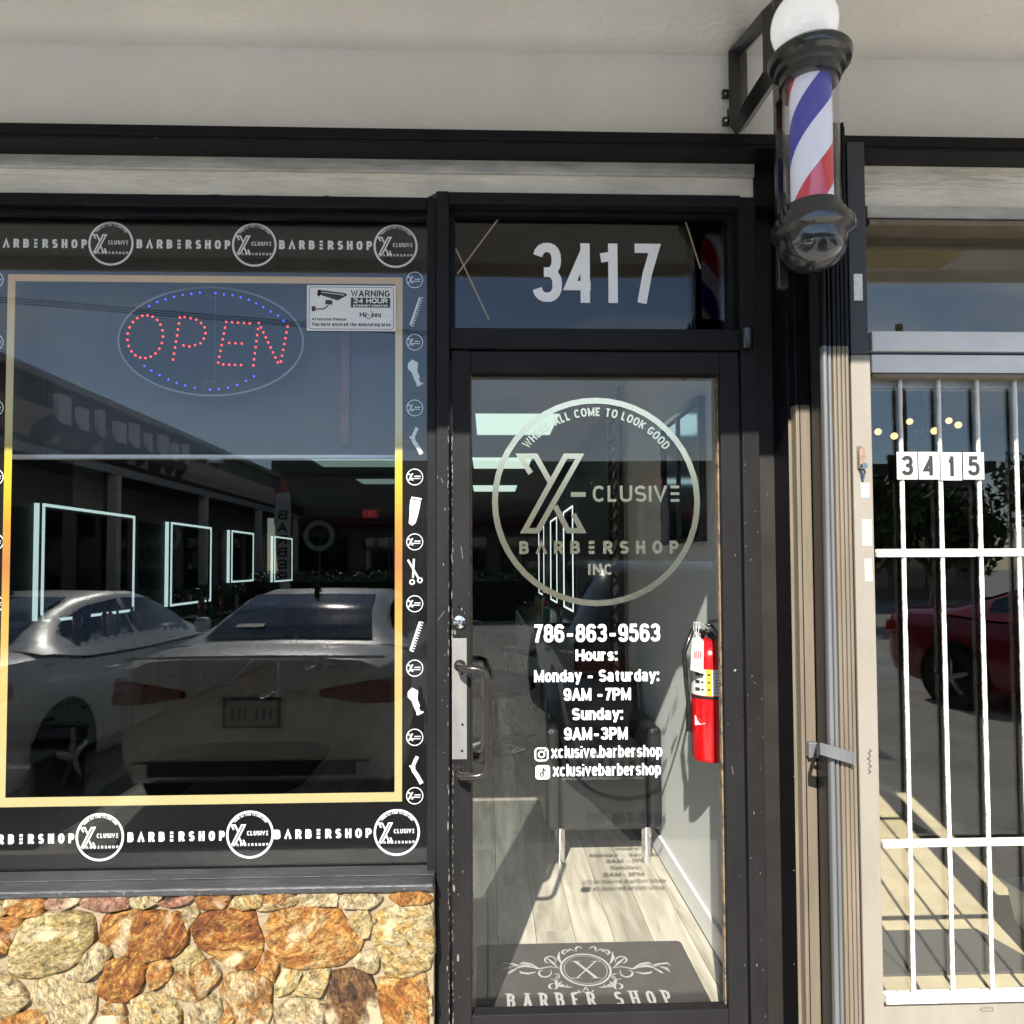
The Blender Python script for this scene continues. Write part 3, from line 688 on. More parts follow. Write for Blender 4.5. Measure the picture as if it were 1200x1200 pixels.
# ------------------------------------------------------------------ mullion, jambs, transom
fr = thing('metal_doorframe', 'black painted metal frame with scuffed edges around the shop door', 'door frame', (.3, -.03, 0))
mX0, mX1 = ax(500, 640, -.06), ax(527, 640, -.06)
ztop = az(650, 226, -.06)
def bx(m, name, x0, x1, y0, y1, z0, z1, parent, bevel=.003, **k): return MB().box(x0, x1, y0, y1, z0, z1).build(name, m, parent, bevel=bevel, **k)
bx(FRM, 'mullion', mX0, mX0+.028, -.05, .08, 0, ztop-.012, fr)
bx(DFR, 'mullion_face', mX0+.0285, mX1-.001, -.064, .08, 0, ztop, fr)
jx0, jx1 = ax(873, 700, -.05), ax(893, 700, -.05)
bx(DFR, 'right_jamb', jx0, jx1, -.05, .08, 0, ztop, fr)
zt1, zt0 = az(690, 244, -.04), az(690, 386, -.04)
bx(FRM, 'head', mX1-.001, jx0+.001, -.060, .08, zt1, ztop, fr)
bx(FRM, 'transom_bar', mX1-.0005, jx0+.0005, -.050, .08, az(690, 409, -.05), zt0, fr)
tx0, tx1 = ax(533, 315, -.01), ax(852, 315, -.01)
bx(BLK, 'transom_stop', mX1, tx0, -.02, .02, zt0, zt1, fr, 0); bx(BLK, 'transom_stop', tx1, jx0, -.02, .02, zt0, zt1, fr, 0)
bx(BLK, 'transom_stop', tx0, tx1, -.025, .02, az(690, 255, -.02), zt1, fr, 0)
bx(FRM, 'threshold', mX1, jx0, -.05, .08, 0, .018, fr)
tw_ = thing('transom_window', 'dark glass panel above the door carrying the white number 3417', 'window', (.3, 0, 2.4))
MB().box(tx0-.01, tx1+.01, 0, .006, zt0-.01, zt1+.01).build('glass', G_TR, tw_)
MB().box(tx0-.02, tx1+.02, .09, .10, zt0-.02, zt1+.02).build('dark_backing', mat('dark_backing', (.006, .006, .008), .7), tw_)
for ch, a, b in (('3', 624.5, 658.5), ('4', 662.5, 697.5), ('1', 700, 727), ('7', 738.5, 773)):
    mb = MB(); z0, z1 = az(700, 355.2, -.001), az(700, 285, -.001); p0, p1 = ax(a, 320, -.001), ax(b, 320, -.001)
    line_text(mb, ch, p0, p1, z0, z1, -.0008, .155); mb.build('number_decal', WV, tw_)
GL2 = mat('gold_line_decal', (.34, .27, .17), .4)
for a, b in (((591,247),(536,321)), ((534,291),(573,375)), ((801,252),(821,315))):
    p, q = at(*a, -.001), at(*b, -.001); MB().ribbon([(p.x, p.z), (q.x, q.z)], .0042, -.0007 - .0002*(a[0] > 580)).build('gold_line', GL2, tw_)

# ------------------------------------------------------------------ the door
dr = thing('glass_door', 'black framed glass door with white opening hours and round gold emblem', 'door', (.75, -.02, 0))
YD = -.045
dx0, dx1 = ax(529.5, 800, YD), ax(871.5, 800, YD); gx_0, gx_1 = ax(553, 800, -.01), ax(848, 800, -.01)
dz0, dz1 = .02, az(700, 411.5, YD); gz_0, gz_1 = az(700, 1182, -.01), az(700, 441, -.01)
sx0, sx1 = ax(552, 800, YD), ax(849, 800, YD)
bx(DFR, 'stile', dx0, sx0, YD, .0, dz0, dz1, dr, .003); bx(DFR, 'stile', sx1, dx1, YD, .0, dz0, dz1, dr, .003)
bx(DFR, 'top_rail', sx0, sx1, YD+.001, .0, az(700, 437, YD), dz1-.001, dr, .003)
bx(DFR, 'bottom_rail', sx0, sx1, YD+.001, .0, dz0, az(700, 1187, YD), dr, .003)
bz = mat('old_putty', (.20, .14, .085), .9, var=(40, .5), spots=[(30, .55, (.05, .045, .04))])
mb = MB(); mb.box(sx0-.001, sx0+.0035, -.020, -.001, gz_0-.01, gz_1+.01); mb.box(sx1-.0035, sx1+.001, -.020, -.001, gz_0-.01, gz_1+.01)
mb.build('glazing_bead', bz, dr)
mb = MB(); mb.box(sx0+.005, sx1-.005, -.020, -.001, gz_1-.002, gz_1+.012); mb.build('glazing_bead', DFR, dr)
mb = MB(); mb.box(sx0+.005, sx1-.005, -.026, -.001, gz_0-.012, gz_0+.002); mb.build('glazing_bead', SILL, dr)
MB().box(sx0-.004, sx1+.004, -.001, .005, gz_0-.012, gz_1+.012).build('glass', G_DOOR, dr)
for (x, s_) in ((sx0+.01, 1),): pass
YT = -.0016
mb = MB(); c = at(699, 587.6, YT); logo(mb, c.x, c.z, 123.2*2.25/860, YT, 2); mb.build('emblem', GLEAF, dr)
for (s, x0, x1, y1, y0, t) in (('786-863-9563', 624.5, 773.6, 731.3, 752.3, .175), ('Hours:', 674.6, 723.5, 760.8, 774.4, .21), ('Monday - Saturday:', 626, 772.4, 784.8, 798.8, .20), ('9AM -7PM', 660.5, 739.3, 806.3, 820.8, .20),
        ('Sunday:', 670.3, 730, 829.6, 843.6, .21), ('9AM-3PM', 661, 735.5, 852.3, 867, .20), ('xclusive.barbershop', 646, 776, 873.6, 887.6, .165), ('xclusivebarbershop', 648, 774.6, 894.8, 909, .165)):
    a, b = at(x0, (y0+y1)/2, YT), at(x1, (y0+y1)/2, YT); mb = MB()
    line_text(mb, s, a.x, b.x, az((x0+x1)/2, y0, YT), az((x0+x1)/2, y1, YT), YT, t, gap=.07); mb.build('lettering', WV, dr)
def rrect(x0, x1, z0, z1, r, n=6):
    o = []
    for cx, cz, a in ((x1-r, z1-r, 0), (x0+r, z1-r, 90), (x0+r, z0+r, 180), (x1-r, z0+r, 270)):
        o += [(cx+r*math.cos(R(a+90*i/n)), cz+r*math.sin(R(a+90*i/n))) for i in range(n+1)]
    return o
p0, p1 = at(627.4, 891.3, YT), at(641.8, 876.8, YT); mb = MB(); t_ = .0048
mb.ribbon(rrect(p0.x, p1.x, p0.z, p1.z, .010), t_, YT, True); cx, cz = (p0.x+p1.x)/2, (p0.z+p1.z)/2
mb.ribbon([(cx+.0088*math.cos(i*.4189), cz+.0088*math.sin(i*.4189)) for i in range(15)], t_*.95, YT-.0001, True); mb.disc(cx+.0110, cz+.0110, .0023, .0023, YT-.0001, 8)
mb.build('photo_app_icon', WV, dr)
p0, p1 = at(627.6, 913.4, YT), at(644.4, 896.6, YT); mb = MB(); mb.face([(a, YT, b) for a, b in rrect(p0.x, p1.x, p0.z, p1.z, .009)]); cx, cz = (p0.x+p1.x)/2, (p0.z+p1.z)/2
ic = mb.build('music_app_icon', WV, dr)
mb = MB(); mb.ribbon([(cx+.001, cz+.014), (cx+.001, cz-.006)], .005, YT-.0006); mb.ribbon([(cx+.001, cz+.012), (cx+.005, cz+.006), (cx+.010, cz+.005)], .0045, YT-.0007)
mb.ribbon([(cx-.003+.0052*math.cos(i*.5), cz-.0065+.0052*math.sin(i*.5)) for i in range(13)], .0042, YT-.0008, True); mb.build('note_symbol', mat('black_ink', (.01, .01, .01), .5), ic)
# lock and pull handle
yp = YD-.0015
a0, a1 = at(529.8, 890, yp), at(547, 748, yp)
bx(ALU, 'lock_plate', a0.x, a1.x, yp, YD+.001, a0.z, a1.z, dr, .001)
c = at(538.5, 729, yp)
mb = MB().lathe([(.0, -.012), (.007, -.012), (.008, -.009), (.012, -.008), (.0185, -.006), (.0205, -.003), (.0205, .002)], (c.x, yp, c.z), 24, 'y'); lk = mb.build('lock_cylinder', CHR, dr, smooth=35)
MB().box(c.x-.001, c.x+.001, yp-.0128, yp-.011, c.z-.005, c.z+.005).build('keyhole', BLK, lk)
mb = MB()
for px, py in ((538, 710.5), (538, 745.8), (541.5, 789.5), (542, 849), (541.5, 880)):
    q = at(px, py, yp); mb.lathe([(0, -.0012), (.0036, -.0012), (.0036, .001)], (q.x, yp, q.z), 10, 'y')
mb.build('screw_hole', BLK, dr)
h0 = at(539, 780, YD); h1 = at(538, 903, YD); xo = at(572, 840, YD-.075).x
def pull(sgn, y0, dep, xo):
    pts = [(h0.x, y0, h0.z), (h0.x, y0+sgn*dep*.7, h0.z), (h0.x+.012, y0+sgn*dep*.95, h0.z), (xo-.03, y0+sgn*dep, h0.z-.002), (xo-.010, y0+sgn*dep, h0.z-.009), (xo, y0+sgn*dep, h0.z-.034),
           (xo, y0+sgn*dep, h1.z+.034), (xo-.010, y0+sgn*dep, h1.z+.009), (xo-.03, y0+sgn*dep, h1.z+.002), (h1.x+.012, y0+sgn*dep*.95, h1.z), (h1.x, y0+sgn*dep*.7, h1.z), (h1.x, y0, h1.z)]
    return MB().tube(pts, .0118, 12)
hd = pull(-1, YD, .07, xo).build('pull_handle', BRZ, dr, smooth=50)
mb = MB()
for q in (h0, h1): mb.lathe([(.0, -.004), (.016, -.004), (.018, -.002), (.018, .001)], (q.x, YD, q.z), 20, 'y')
mb.build('handle_mount', BRZ, hd, smooth=40)
pull(1, .0, .06, xo-.012).build('inner_pull_handle', BRZ, dr, smooth=50)
c = at(875, 398, -.06); MB().lathe([(.0, -.03), (.016, -.03), (.018, -.02), (.018, .03), (.0, .03)], (c.x, -.066, c.z), 16).build('pivot_hinge', BMET, dr, smooth=40)
CHIP = mat('bare_chip', (.17, .165, .155), .6)
def chips(parent, x0, x1, y, z0, z1, n, s0=.0012, s1=.004, tall=2.2):
    mb = MB()
    for i in range(n):
        x, z = random.uniform(x0, x1), random.uniform(z0, z1); r = random.uniform(s0, s1)*(1 if random.random() < .8 else 1.8); k = random.randint(5, 8)
        mb.face([(x+r*random.uniform(.5, 1)*math.cos(6.283*j/k)*.7, y, z+r*tall*random.uniform(.4, 1)*math.sin(6.283*j/k)) for j in range(k)])
    return mb.build('paint_chips', CHIP, parent, kind='stuff')
chips(dr, dx0+.0005, dx0+.004, YD-.0004, .1, 1.95, 120, .0008, .0022, 6); chips(dr, dx0+.005, sx0-.004, YD-.0004, .1, 1.7, 14); chips(dr, sx1+.003, dx1-.003, YD-.0004, .1, 1.7, 8, .0008, .002)
chips(fr, mX0+.032, mX1-.006, -.0644, .05, 1.9, 20, .0008, .0028); chips(fr, mX1-.006, mX1-.0015, -.0644, .05, 1.9, 60, .0008, .002, 5); chips(fr, jx0+.002, jx1-.002, -.0504, .1, 1.8, 26, .0008, .002)
chips(tr, -1.6, 1.2, -.1354, zb0-.008, zb0+.006, 26, .001, .003, .6); chips(win, -1.7, xs1-.01, -.1354, zs1+.004, zs1+.021, 60, .001, .004, .5)
for (a, b_) in (((513, 727), (521, 716)), ((517, 560), (519, 566)), ((540, 640), (542, 655)), ((860, 900), (862, 910)), ((884, 1000), (883, 1014))):
    p, q = at(*a, YD-.02), at(*b_, YD-.02); MB().ribbon([(p.x, p.z), (q.x, q.z)], .0012, -.0648 if a[0] < 527 else YD-.0005).build('scratch', CHIP, fr if a[0] < 527 or a[0] > 880 else dr)
c = at(861, 786, YD); MB().lathe([(0, -.006), (.005, -.005), (.006, 0)], (c.x, YD, c.z), 10, 'y').build('screw_head', CHR, dr)
# ------------------------------------------------------------------ printed stickers and the lit sign in the window
DARKINK = mat('dark_print_ink', (.025, .025, .028), .5)
st = thing('camera_warning_sticker', 'white WARNING 24 HOUR camera sticker in the top right window corner', 'sticker', tuple(at(411, 361, -.001)))
q0, q1 = at(359.5, 387.5, -.001), at(463.8, 335, -.001)
MB().box(q0.x, q1.x, -.0012, -.0002, q0.z, q1.z).build('white_panel', mat('sticker_white', (.66, .67, .67), .45), st)
ys = -.0016
TX = lambda a, b: (q0.x+(a-829)/(1070-829)*(q1.x-q0.x), q0.z+(390-b)/(390-264)*(q1.z-q0.z))
def tline(mb, s, x0, x1, y1, y0, t, yy, gap=.1):
    a, b = TX(x0, y1), TX(x1, y0); line_text(mb, s, a[0], b[0], a[1], b[1], yy, t, gap=gap)
mb = MB(); a, b = TX(835, 385), TX(1064, 269); mb.ribbon(rrect(a[0], b[0], a[1], b[1], .008), .0016, ys, True)
tline(mb, 'WARNING', 948, 1054, 295, 277, .2, ys, .12)
tline(mb, 'Attention Please', 842, 936, 362, 354, .2, ys, .12); tline(mb, 'You have entered the monitoring area', 842, 1056, 377, 367, .2, ys, .10)
tline(mb, 'Hi', 972, 988, 352, 338, .2, ys); tline(mb, 'eeu', 1004, 1030, 352, 338, .2, ys)
mb.ribbon([TX(a, b) for a, b in ((1000,333),(1008,338),(1006,350),(997,357),(988,350),(990,341),(997,347))], .0018, ys)
mb.face([(x, ys, z) for x, z in [TX(a, b) for a, b in ((948,298),(1055,298),(1055,325),(948,325))]])
for poly in (((858,276),(934,286),(938,292),(912,306),(862,290)), ((858,280),(866,278),(864,296),(856,292)), ((880,304),(898,306),(898,318),(878,316)), ((842,322),(852,322),(852,336),(842,336))):
    mb.face([(x, ys-.0001, z) for x, z in [TX(a, b) for a, b in poly]])
mb.ribbon([TX(a, b) for a, b in ((848,330),(876,330),(888,318))], .0035, ys-.0002)
mb.build('black_print', DARKINK, st)
mb = MB(); tline(mb, '24 HOUR', 955, 1048, 313, 300, .2, ys-.0002, .14); tline(mb, 'INTERNET MONITOR', 955, 1048, 323, 317, .2, ys-.0002, .12)
mb.ribbon([TX(a, b) for a, b in ((868,283),(930,291))], .0016, ys-.0003); mb.build('white_print', WV, st)

sg = thing('open_sign', 'oval LED sign spelling OPEN in red dots inside a ring of blue dots', 'sign', tuple(at(247, 400, .05)))
T2 = lambda a, b, y=.046: at(a/2.308, 220+b/2.308, y)
mb = MB(); N_ = 56; fr_, bk_ = [], []
for i in range(N_):
    a = 2*math.pi*i/N_; x = 570+250*math.cos(a); y = 416+146*math.sin(a)+(x-570)*.012; p = T2(x, y); fr_.append((p.x, p.z))
mb.prism(fr_, .046, .060); mb.build('oval_panel', mat('smoky_acrylic', (.004, .005, .009), .6, spec=.05), sg, bevel=.003)
mb = MB().ribbon(fr_, .006, .0455, True); mb.build('panel_rim', mat('smoky_rim', (.14, .15, .18), .3), sg)
mb = MB()
for pts in ([(583,283),(583,296),(560,296),(560,283)], [(552,560),(552,525),(580,525),(583,290)]): mb.ribbon([(T2(a, b).x, T2(a, b).z) for a, b in pts], .0016, .0452)
mb.build('wire_channel', BMET, sg)
def leds(name, pts, m, r):
    mb = MB()
    for a, b in pts:
        p = T2(a, b); mb.lathe([(0, -.0035), (r*.7, -.0026), (r, 0)], (p.x, .0455, p.z), 7, 'y')
    return mb.build(name, m, sg, kind='stuff', smooth=60)
def along(P, d):
    out = []; carry = 0
    for i in range(len(P)-1):
        a, b = Vector(P[i]), Vector(P[i+1]); l = (b-a).length; s_ = carry
        while s_ < l: out.append(tuple(a+(b-a)*(s_/l))); s_ += d
        carry = s_-l
    return out
red = [(393+48*math.cos(i*2*math.pi/21)+(403-(403+58*math.sin(i*2*math.pi/21)))*.05, 403+58*math.sin(i*2*math.pi/21)) for i in range(21)]
red += along([(487,351),(468,468)], 16.5)+along([(500,350),(528,355),(553,373),(557,398),(545,420),(515,430),(482,424)], 16)
red += along([(612,363),(590,475)], 16)+along([(628,364),(678,367)], 16)+along([(620,420),(660,422)], 17)+along([(604,478),(660,480)], 16)
red += along([(700,366),(685,482)], 16.5)+along([(706,378),(758,486)], 15)+along([(760,470),(779,370)], 16)
blue = [(404,320),(426,309),(448,302),(471,295),(494,290),(518,287),(541,284),(583,285),(606,289),(629,291),(651,297),(673,303),(693,313),(712,323),(732,335),(752,346),(767,360),(391,482),(410,495),(432,507),(456,519),(478,528),(501,535),(527,541),(568,546),(592,545),(617,541),(642,533),(666,523),(687,510)]
leds('red_lights', red, mat('red_led', (.5, .1, .1), .4, emit=((1, .04, .03), .62)), .0037)
leds('red_light_cores', [(a, b) for a, b in red], mat('white_led_core', (.8, .6, .6), .4, emit=((1, .55, .50), .40)), .0016)
leds('blue_lights', blue, mat('blue_led', (.1, .1, .5), .4, emit=((.03, .05, 1), .8)), .0032)
leds('blue_light_cores', blue, mat('blue_white_core', (.5, .6, .9), .4, emit=((.4, .5, 1), .38)), .0014)
mb = MB()
for a in (470, 660): p = T2(a, 280); mb.tube([(p.x, .053, p.z), (p.x, .053, p.z+.06)], .0012, 5)
mb.build('hanging_wire', BMET, sg)

# ------------------------------------------------------------------ everything between the two doors: posts, track, folded shutter
def HX(px, y, py=700): return ax(px, py, y)
pil = thing('shop_divider', 'black painted pillar between the two shop doors', 'pillar', (.9, 0, 0))
bx(BRN, 'side_panel', jx1-.0005, HX(917, .03), .03, .12, 0, ztop+.2, pil, .002)
bx(BLK, 'core', HX(917, .03), XR+.16, .036, .19, 0, 2.94, pil, 0)
bx(BLK, 'slot_back', HX(917, .03), 1.18, .03, .036, 0, zb0, pil, 0)
bx(BLK, 'upper_panel', jx1, HX(925, -.02), -.045, .03, az(900, 250, 0), zb0, pil, .002)
mb = MB(); x0, x1 = HX(926.5, -.08), HX(934, -.08)
bx(BLK, 'slot_side', x0, x1, -.083, .03, 0, zb0-.02, pil, .002); bx(BEI, 'edge_strip', x0, x1, -.086, -.0835, 0, az(930, 492, -.085), pil, .0005)
zc = az(940, 474, -.12)
x0, x1 = HX(936.5, -.12), HX(953.5, -.12)
tk = thing('shutter_post', 'beige aluminium post left of the folded shutter, its upper part painted black', 'post', ((x0+x1)/2, -.12, 0))
bx(BEI, 'lower_post', x0, x1, -.12, .03, 0, zc, tk, .003); bx(BLK, 'painted_upper_post', x0, x1, -.12, .03, zc+.0005, zb0-.02, tk, .003)  # post split in two pieces: beige below, black above
mb = MB(); mb.box(x0+.010, x0+.0125, -.1215, -.1195, .0, zc); mb.build('seam', BLK, tk)
xa = HX(955, -.125); xb = HX(968.5, -.27)
MB().prism([(xa, -.122), (xb-.001, -.268), (xb+.004, -.267), (xa+.006, -.120)], 0, zb0-.02, 'z').build('return_plate', GRYM, tk)
# folded accordion shutter: a round tube and a stack of beige blades
sh = thing('accordion_shutter', 'folded accordion security shutter with beige blades and a silver lead tube', 'shutter', (xb+.05, -.2, 0))
zc2 = az(985, 405.5, -.28)
def fin(name, m, pa, pb, ybase=-.255, yf=-.28, rnd=.45):
    a, b = HX(pa, yf), HX(pb, yf); r = (b-a)/2; cx = (a+b)/2
    for nm, mm, z0, z1 in ((name, m, .0, zc2), ('painted_'+name, BLK, zc2+.0005, zb0-.02)):  # each fin in two pieces: its own colour below, black above
        mb = MB(); pf = [(a, ybase), (a, yf+r*rnd)]+[(cx+r*math.cos(R(180-180*i/8)), yf+r*rnd-r*rnd*math.sin(R(180-180*i/8))) for i in range(1, 8)]+[(b, yf+r*rnd), (b, ybase)]
        mb.prism(pf, z0, z1, 'z'); mb.build(nm, mm, sh, smooth=50)
fin('lead_tube', SIL, 970, 975.5, ybase=-.266, yf=-.285, rnd=1); fin('lead_tube', SIL, 976, 980.5, ybase=-.262, yf=-.280, rnd=1)
fin('blade', BEI, 982, 986); fin('blade', BEI, 987, 991.2); fin('blade', BEI, 992.2, 996); fin('blade', BEI, 997, 1000.3)
MB().box(HX(969.5, -.262), HX(1001, -.262), -.262, -.236, 0, zb0-.021).build('dark_gaps', BLK, sh)
zc3 = az(1010, 417, -.25)
x0, x1 = HX(1003, -.262), HX(1026, -.262)
jb = thing('cream_door_jamb', 'cream metal jamb with old stickers beside the barred door', 'jamb', ((x0+x1)/2, -.25, 0))
bx(CRM, 'lower_jamb', x0, x1, -.262, -.0, 0, zc3, jb, .003); bx(mat('charcoal_upper_paint', (.025, .027, .032), .5), 'painted_upper_jamb', x0, x1-.004, -.262, -.0, zc3+.0005, az(1000, 166, -.262), jb, .003)
bx(BEI, 'inner_stop', x0-.008, x0-.0005, -.25, .0, 0, zc3, jb, .002)
STK = mat('faded_sticker', (.66, .67, .66), .5, var=(60, .2), spots=[(90, .62, (.4, .42, .45))]); STB = mat('blue_sticker', (.35, .5, .58), .5, spots=[(60, .56, (.7, .72, .72))])
def sticker(px0, py0, px1, py1, m=STK, name='sticker'):
    a, b = at(px0, py1, -.263), at(px1, py0, -.263); MB().box(a.x, b.x, -.2632, -.2618, a.z, b.z).build(name, m, jb)
sticker(1001, 321, 1010.5, 352); sticker(1009, 566, 1018.5, 583, STB); sticker(1011, 609, 1021, 639); sticker(1014, 655, 1021.5, 681)
def hook(px, py, n=14):
    return [(at(px+2.5*math.sin(i*.9)*(1 if i % 2 else -.6), py+i*2.2-14, -.2634).x, at(px, py+i*2.2-14, -.2634).z) for i in range(n)]
MB().ribbon(hook(1019, 892), .002, -.2636).build('ink_scribble', DARKINK, jb)
lk = thing('small_padlock', 'small rusty hinged lock fixed on the cream jamb', 'lock', tuple(at(1010, 545, -.265)))
a, b = at(1007.5, 549, -.275), at(1014, 523, -.275)
MB().prism([(a.x, a.z), (b.x, a.z), (b.x, b.z-.012), ((a.x+b.x)/2, b.z), (a.x, b.z-.012)], -.277, -.2625).build('cover', mat('rusty_cover', (.25, .17, .13), .6, var=(60, .4)), lk, bevel=.002)
MB().box(a.x-.001, b.x+.001, -.264, -.2622, a.z, b.z+.002).build('back_plate', SIL, lk)
c = at(1012, 546, -.277); MB().lathe([(0, -.008), (.008, -.008), (.0095, -.005), (.0095, .002)], (c.x, -.277, c.z), 16, 'y').build('lock_face', CHR, lk, smooth=40)
MB().tube([(c.x-.002, -.272, c.z-.008), (c.x-.001, -.275, c.z-.02), (c.x+.002, -.27, c.z-.034)], .004, 8).build('strap', mat('blue_black_strap', (.04, .07, .12), .6), lk)
br = thing('latch_bracket', 'galvanised latch bracket bridging the shutter blades', 'bracket', tuple(at(975, 883, -.29)))
a, b = at(949, 871, -.15), at(960, 889, -.15); zz = (a.z, b.z)
MB().box(a.x, b.x, -.145, -.1205, b.z, a.z).build('mounting_plate', SIL, br, bevel=.003)
p, q = at(961, 877, -.30), at(1001, 889, -.30); h = .032
MB().add([(b.x-.004, -.146, a.z-.004), (p.x, -.302, p.z+h/2), (q.x, -.302, q.z+h/2), (q.x, -.302, q.z-h/2), (p.x, -.302, p.z-h/2), (b.x-.004, -.146, b.z+.004),
   (b.x-.004, -.142, a.z-.004), (p.x, -.298, p.z+h/2), (q.x, -.298, q.z+h/2), (q.x, -.298, q.z-h/2), (p.x, -.298, p.z-h/2), (b.x-.004, -.142, b.z+.004)],
   [(0,1,4,5), (1,2,3,4), (6,11,10,7), (7,10,9,8), (0,6,7,1), (1,7,8,2), (2,8,9,3), (3,9,10,4), (4,10,11,5)]).build('strap', SIL, br)
MB().tube([(q.x-.002, -.303, q.z+h/2), (q.x-.002, -.303, q.z-h/2)], .003, 8).build('rolled_edge', SIL, br)
c = at(956, 899, -.1215); MB().lathe([(0, -.001), (.006, -.001), (.006, .001)], (c.x, -.121, c.z), 10, 'y').build('bolt_hole', BLK, tk)
mb = MB()
for i in range(7): mb.lathe([(0, -.0012), (.0014, -.001), (.0016, .001)], (x0*0+HX(930, -.085, 500+i*100), -.0855, az(930, 470+i*110, -.085)), 6, 'y')
mb.build('rivets', BEI, pil)

# ------------------------------------------------------------------ barber pole on its bracket
YP = -.45
pc = at(951, 200, YP); X0 = pc.x
def zP(py): return az(951, py, YP)
bp_ = thing('barber_pole', 'wall mounted barber pole with white globe and red white blue stripes', 'barber pole', (X0, YP, zP(200)))
zg0, zg1 = zP(249), zP(99)
r_t = 32.5*1.8/860; r_c = .0515
# striped cylinder
def stripes():
    m = bpy.data.materials.new('barber_stripes'); t, N, L, b = nodes_of(m)
    b.inputs['Roughness'].default_value = .3; b.inputs['Coat Weight'].default_value = .6
    tcn = N.new('ShaderNodeTexCoord'); sx = N.new('ShaderNodeSeparateXYZ'); L(tcn.outputs['Object'], sx.inputs[0])
    a2 = N.new('ShaderNodeMath'); a2.operation = 'ARCTAN2'; L(sx.outputs['X'], a2.inputs[0])
    ng = N.new('ShaderNodeMath'); ng.operation = 'MULTIPLY'; ng.inputs[1].default_value = -1; L(sx.outputs['Y'], ng.inputs[0]); L(ng.outputs[0], a2.inputs[1])
    ph = N.new('ShaderNodeMath'); ph.operation = 'MULTIPLY'; ph.inputs[1].default_value = 1/(2*math.pi); L(a2.outputs[0], ph.inputs[0])
    zz = N.new('ShaderNodeMath'); zz.operation = 'MULTIPLY'; zz.inputs[1].default_value = 2.5; L(sx.outputs['Z'], zz.inputs[0])
    s1 = N.new('ShaderNodeMath'); s1.operation = 'SUBTRACT'; L(zz.outputs[0], s1.inputs[0]); L(ph.outputs[0], s1.inputs[1])
    s2 = N.new('ShaderNodeMath'); s2.operation = 'ADD'; s2.inputs[1].default_value = 9.845; L(s1.outputs[0], s2.inputs[0])
    fc = N.new('ShaderNodeMath'); fc.operation = 'FRACT'; L(s2.outputs[0], fc.inputs[0])
    r = N.new('ShaderNodeValToRGB'); r.color_ramp.interpolation = 'CONSTANT'; e = r.color_ramp.elements
    W_ = (.74, .74, .86, 1)
    e[0].position, e[0].color = 0, (.03, .035, .34, 1); e[1].position, e[1].color = .25, W_
    for p, c in ((.44, (.55, .02, .04, 1)), (.70, W_)):
        q = e.new(p); q.color = c
    L(fc.outputs[0], r.inputs['Fac']); L(r.outputs['Color'], b.inputs['Base Color'])
    L(r.outputs['Color'], b.inputs['Emission Color']); b.inputs['Emission Strength'].default_value = .07
    return m
so = MB().lathe([(r_c, -.24), (r_c, .24)], (X0, YP, (zg0+zg1)/2), 40).build('striped_cylinder', stripes(), bp_, smooth=50)
# the cylinder's texture runs about its own axis: move its origin there
gt = MB().lathe([(r_t, zg0-(zg0+zg1)/2-.01), (r_t, zg1-(zg0+zg1)/2+.01), (r_t-.003, zg1-(zg0+zg1)/2+.01), (r_t-.003, zg0-(zg0+zg1)/2-.01)], (X0, YP, (zg0+zg1)/2), 48).build('acrylic_tube', G_CLR, bp_, smooth=50)
zt = zg1
MB().lathe([(.0, .0), (r_t+.004, 0), (r_t+.006, .022), (r_t+.016, .026), (r_t+.018, .040), (r_t+.030, .046), (r_t+.033, .056), (r_t+.034, .066), (r_t+.028, .074), (r_t+.006, .078), (.045, .084), (0, .084)], (X0, YP, zt), 48).build('top_collar', BMET, bp_, smooth=40)
gl = MB().lathe([(.082*math.sin(R(180-a)), .082*-math.cos(R(180-a))*-1) for a in range(0, 181, 9)], (X0-.012, YP, zt+.152), 40)
gl.build('globe', mat('opal_globe', (.82, .83, .85), .18, coat=.5, emit=((1, 1, 1), .09)), bp_, smooth=60)
zb = zg0
MB().lathe([(0, 0), (.030, -.198), (.0, -.198)], (X0, YP, zb), 8) if False else None
MB().lathe([(0, .012), (r_t+.003, .012), (r_t+.005, -.006), (r_t+.016, -.012), (r_t+.018, -.024), (r_t+.030, -.030), (r_t+.033, -.042), (r_t+.032, -.056), (r_t+.022, -.062), (r_t+.013, -.066),
            (r_t+.013, -.085), (r_t+.009, -.104), (r_t-.001, -.122), (r_t-.018, -.137), (.030, -.147), (.012, -.151), (0, -.152)], (X0, YP, zb), 48).build('bottom_cup', mat('gloss_gunmetal', (.03, .031, .034), .14, metal=.35, coat=.6), bp_, smooth=40)
xbk = X0-.052
MB().box(xbk-.012, xbk+.012, YP+.060, YP+.080, zb-.17, zt+.40).build('back_bar', BMET, bp_, bevel=.002)
MB().box(xbk-.016, xbk+.03, YP+.030, YP+.0595, zt-.02, zt+.05).build('top_clamp', BMET, bp_, bevel=.003)
MB().box(xbk-.016, xbk+.03, YP+.030, YP+.0595, zb-.06, zb+.02).build('bottom_clamp', BMET, bp_, bevel=.003)
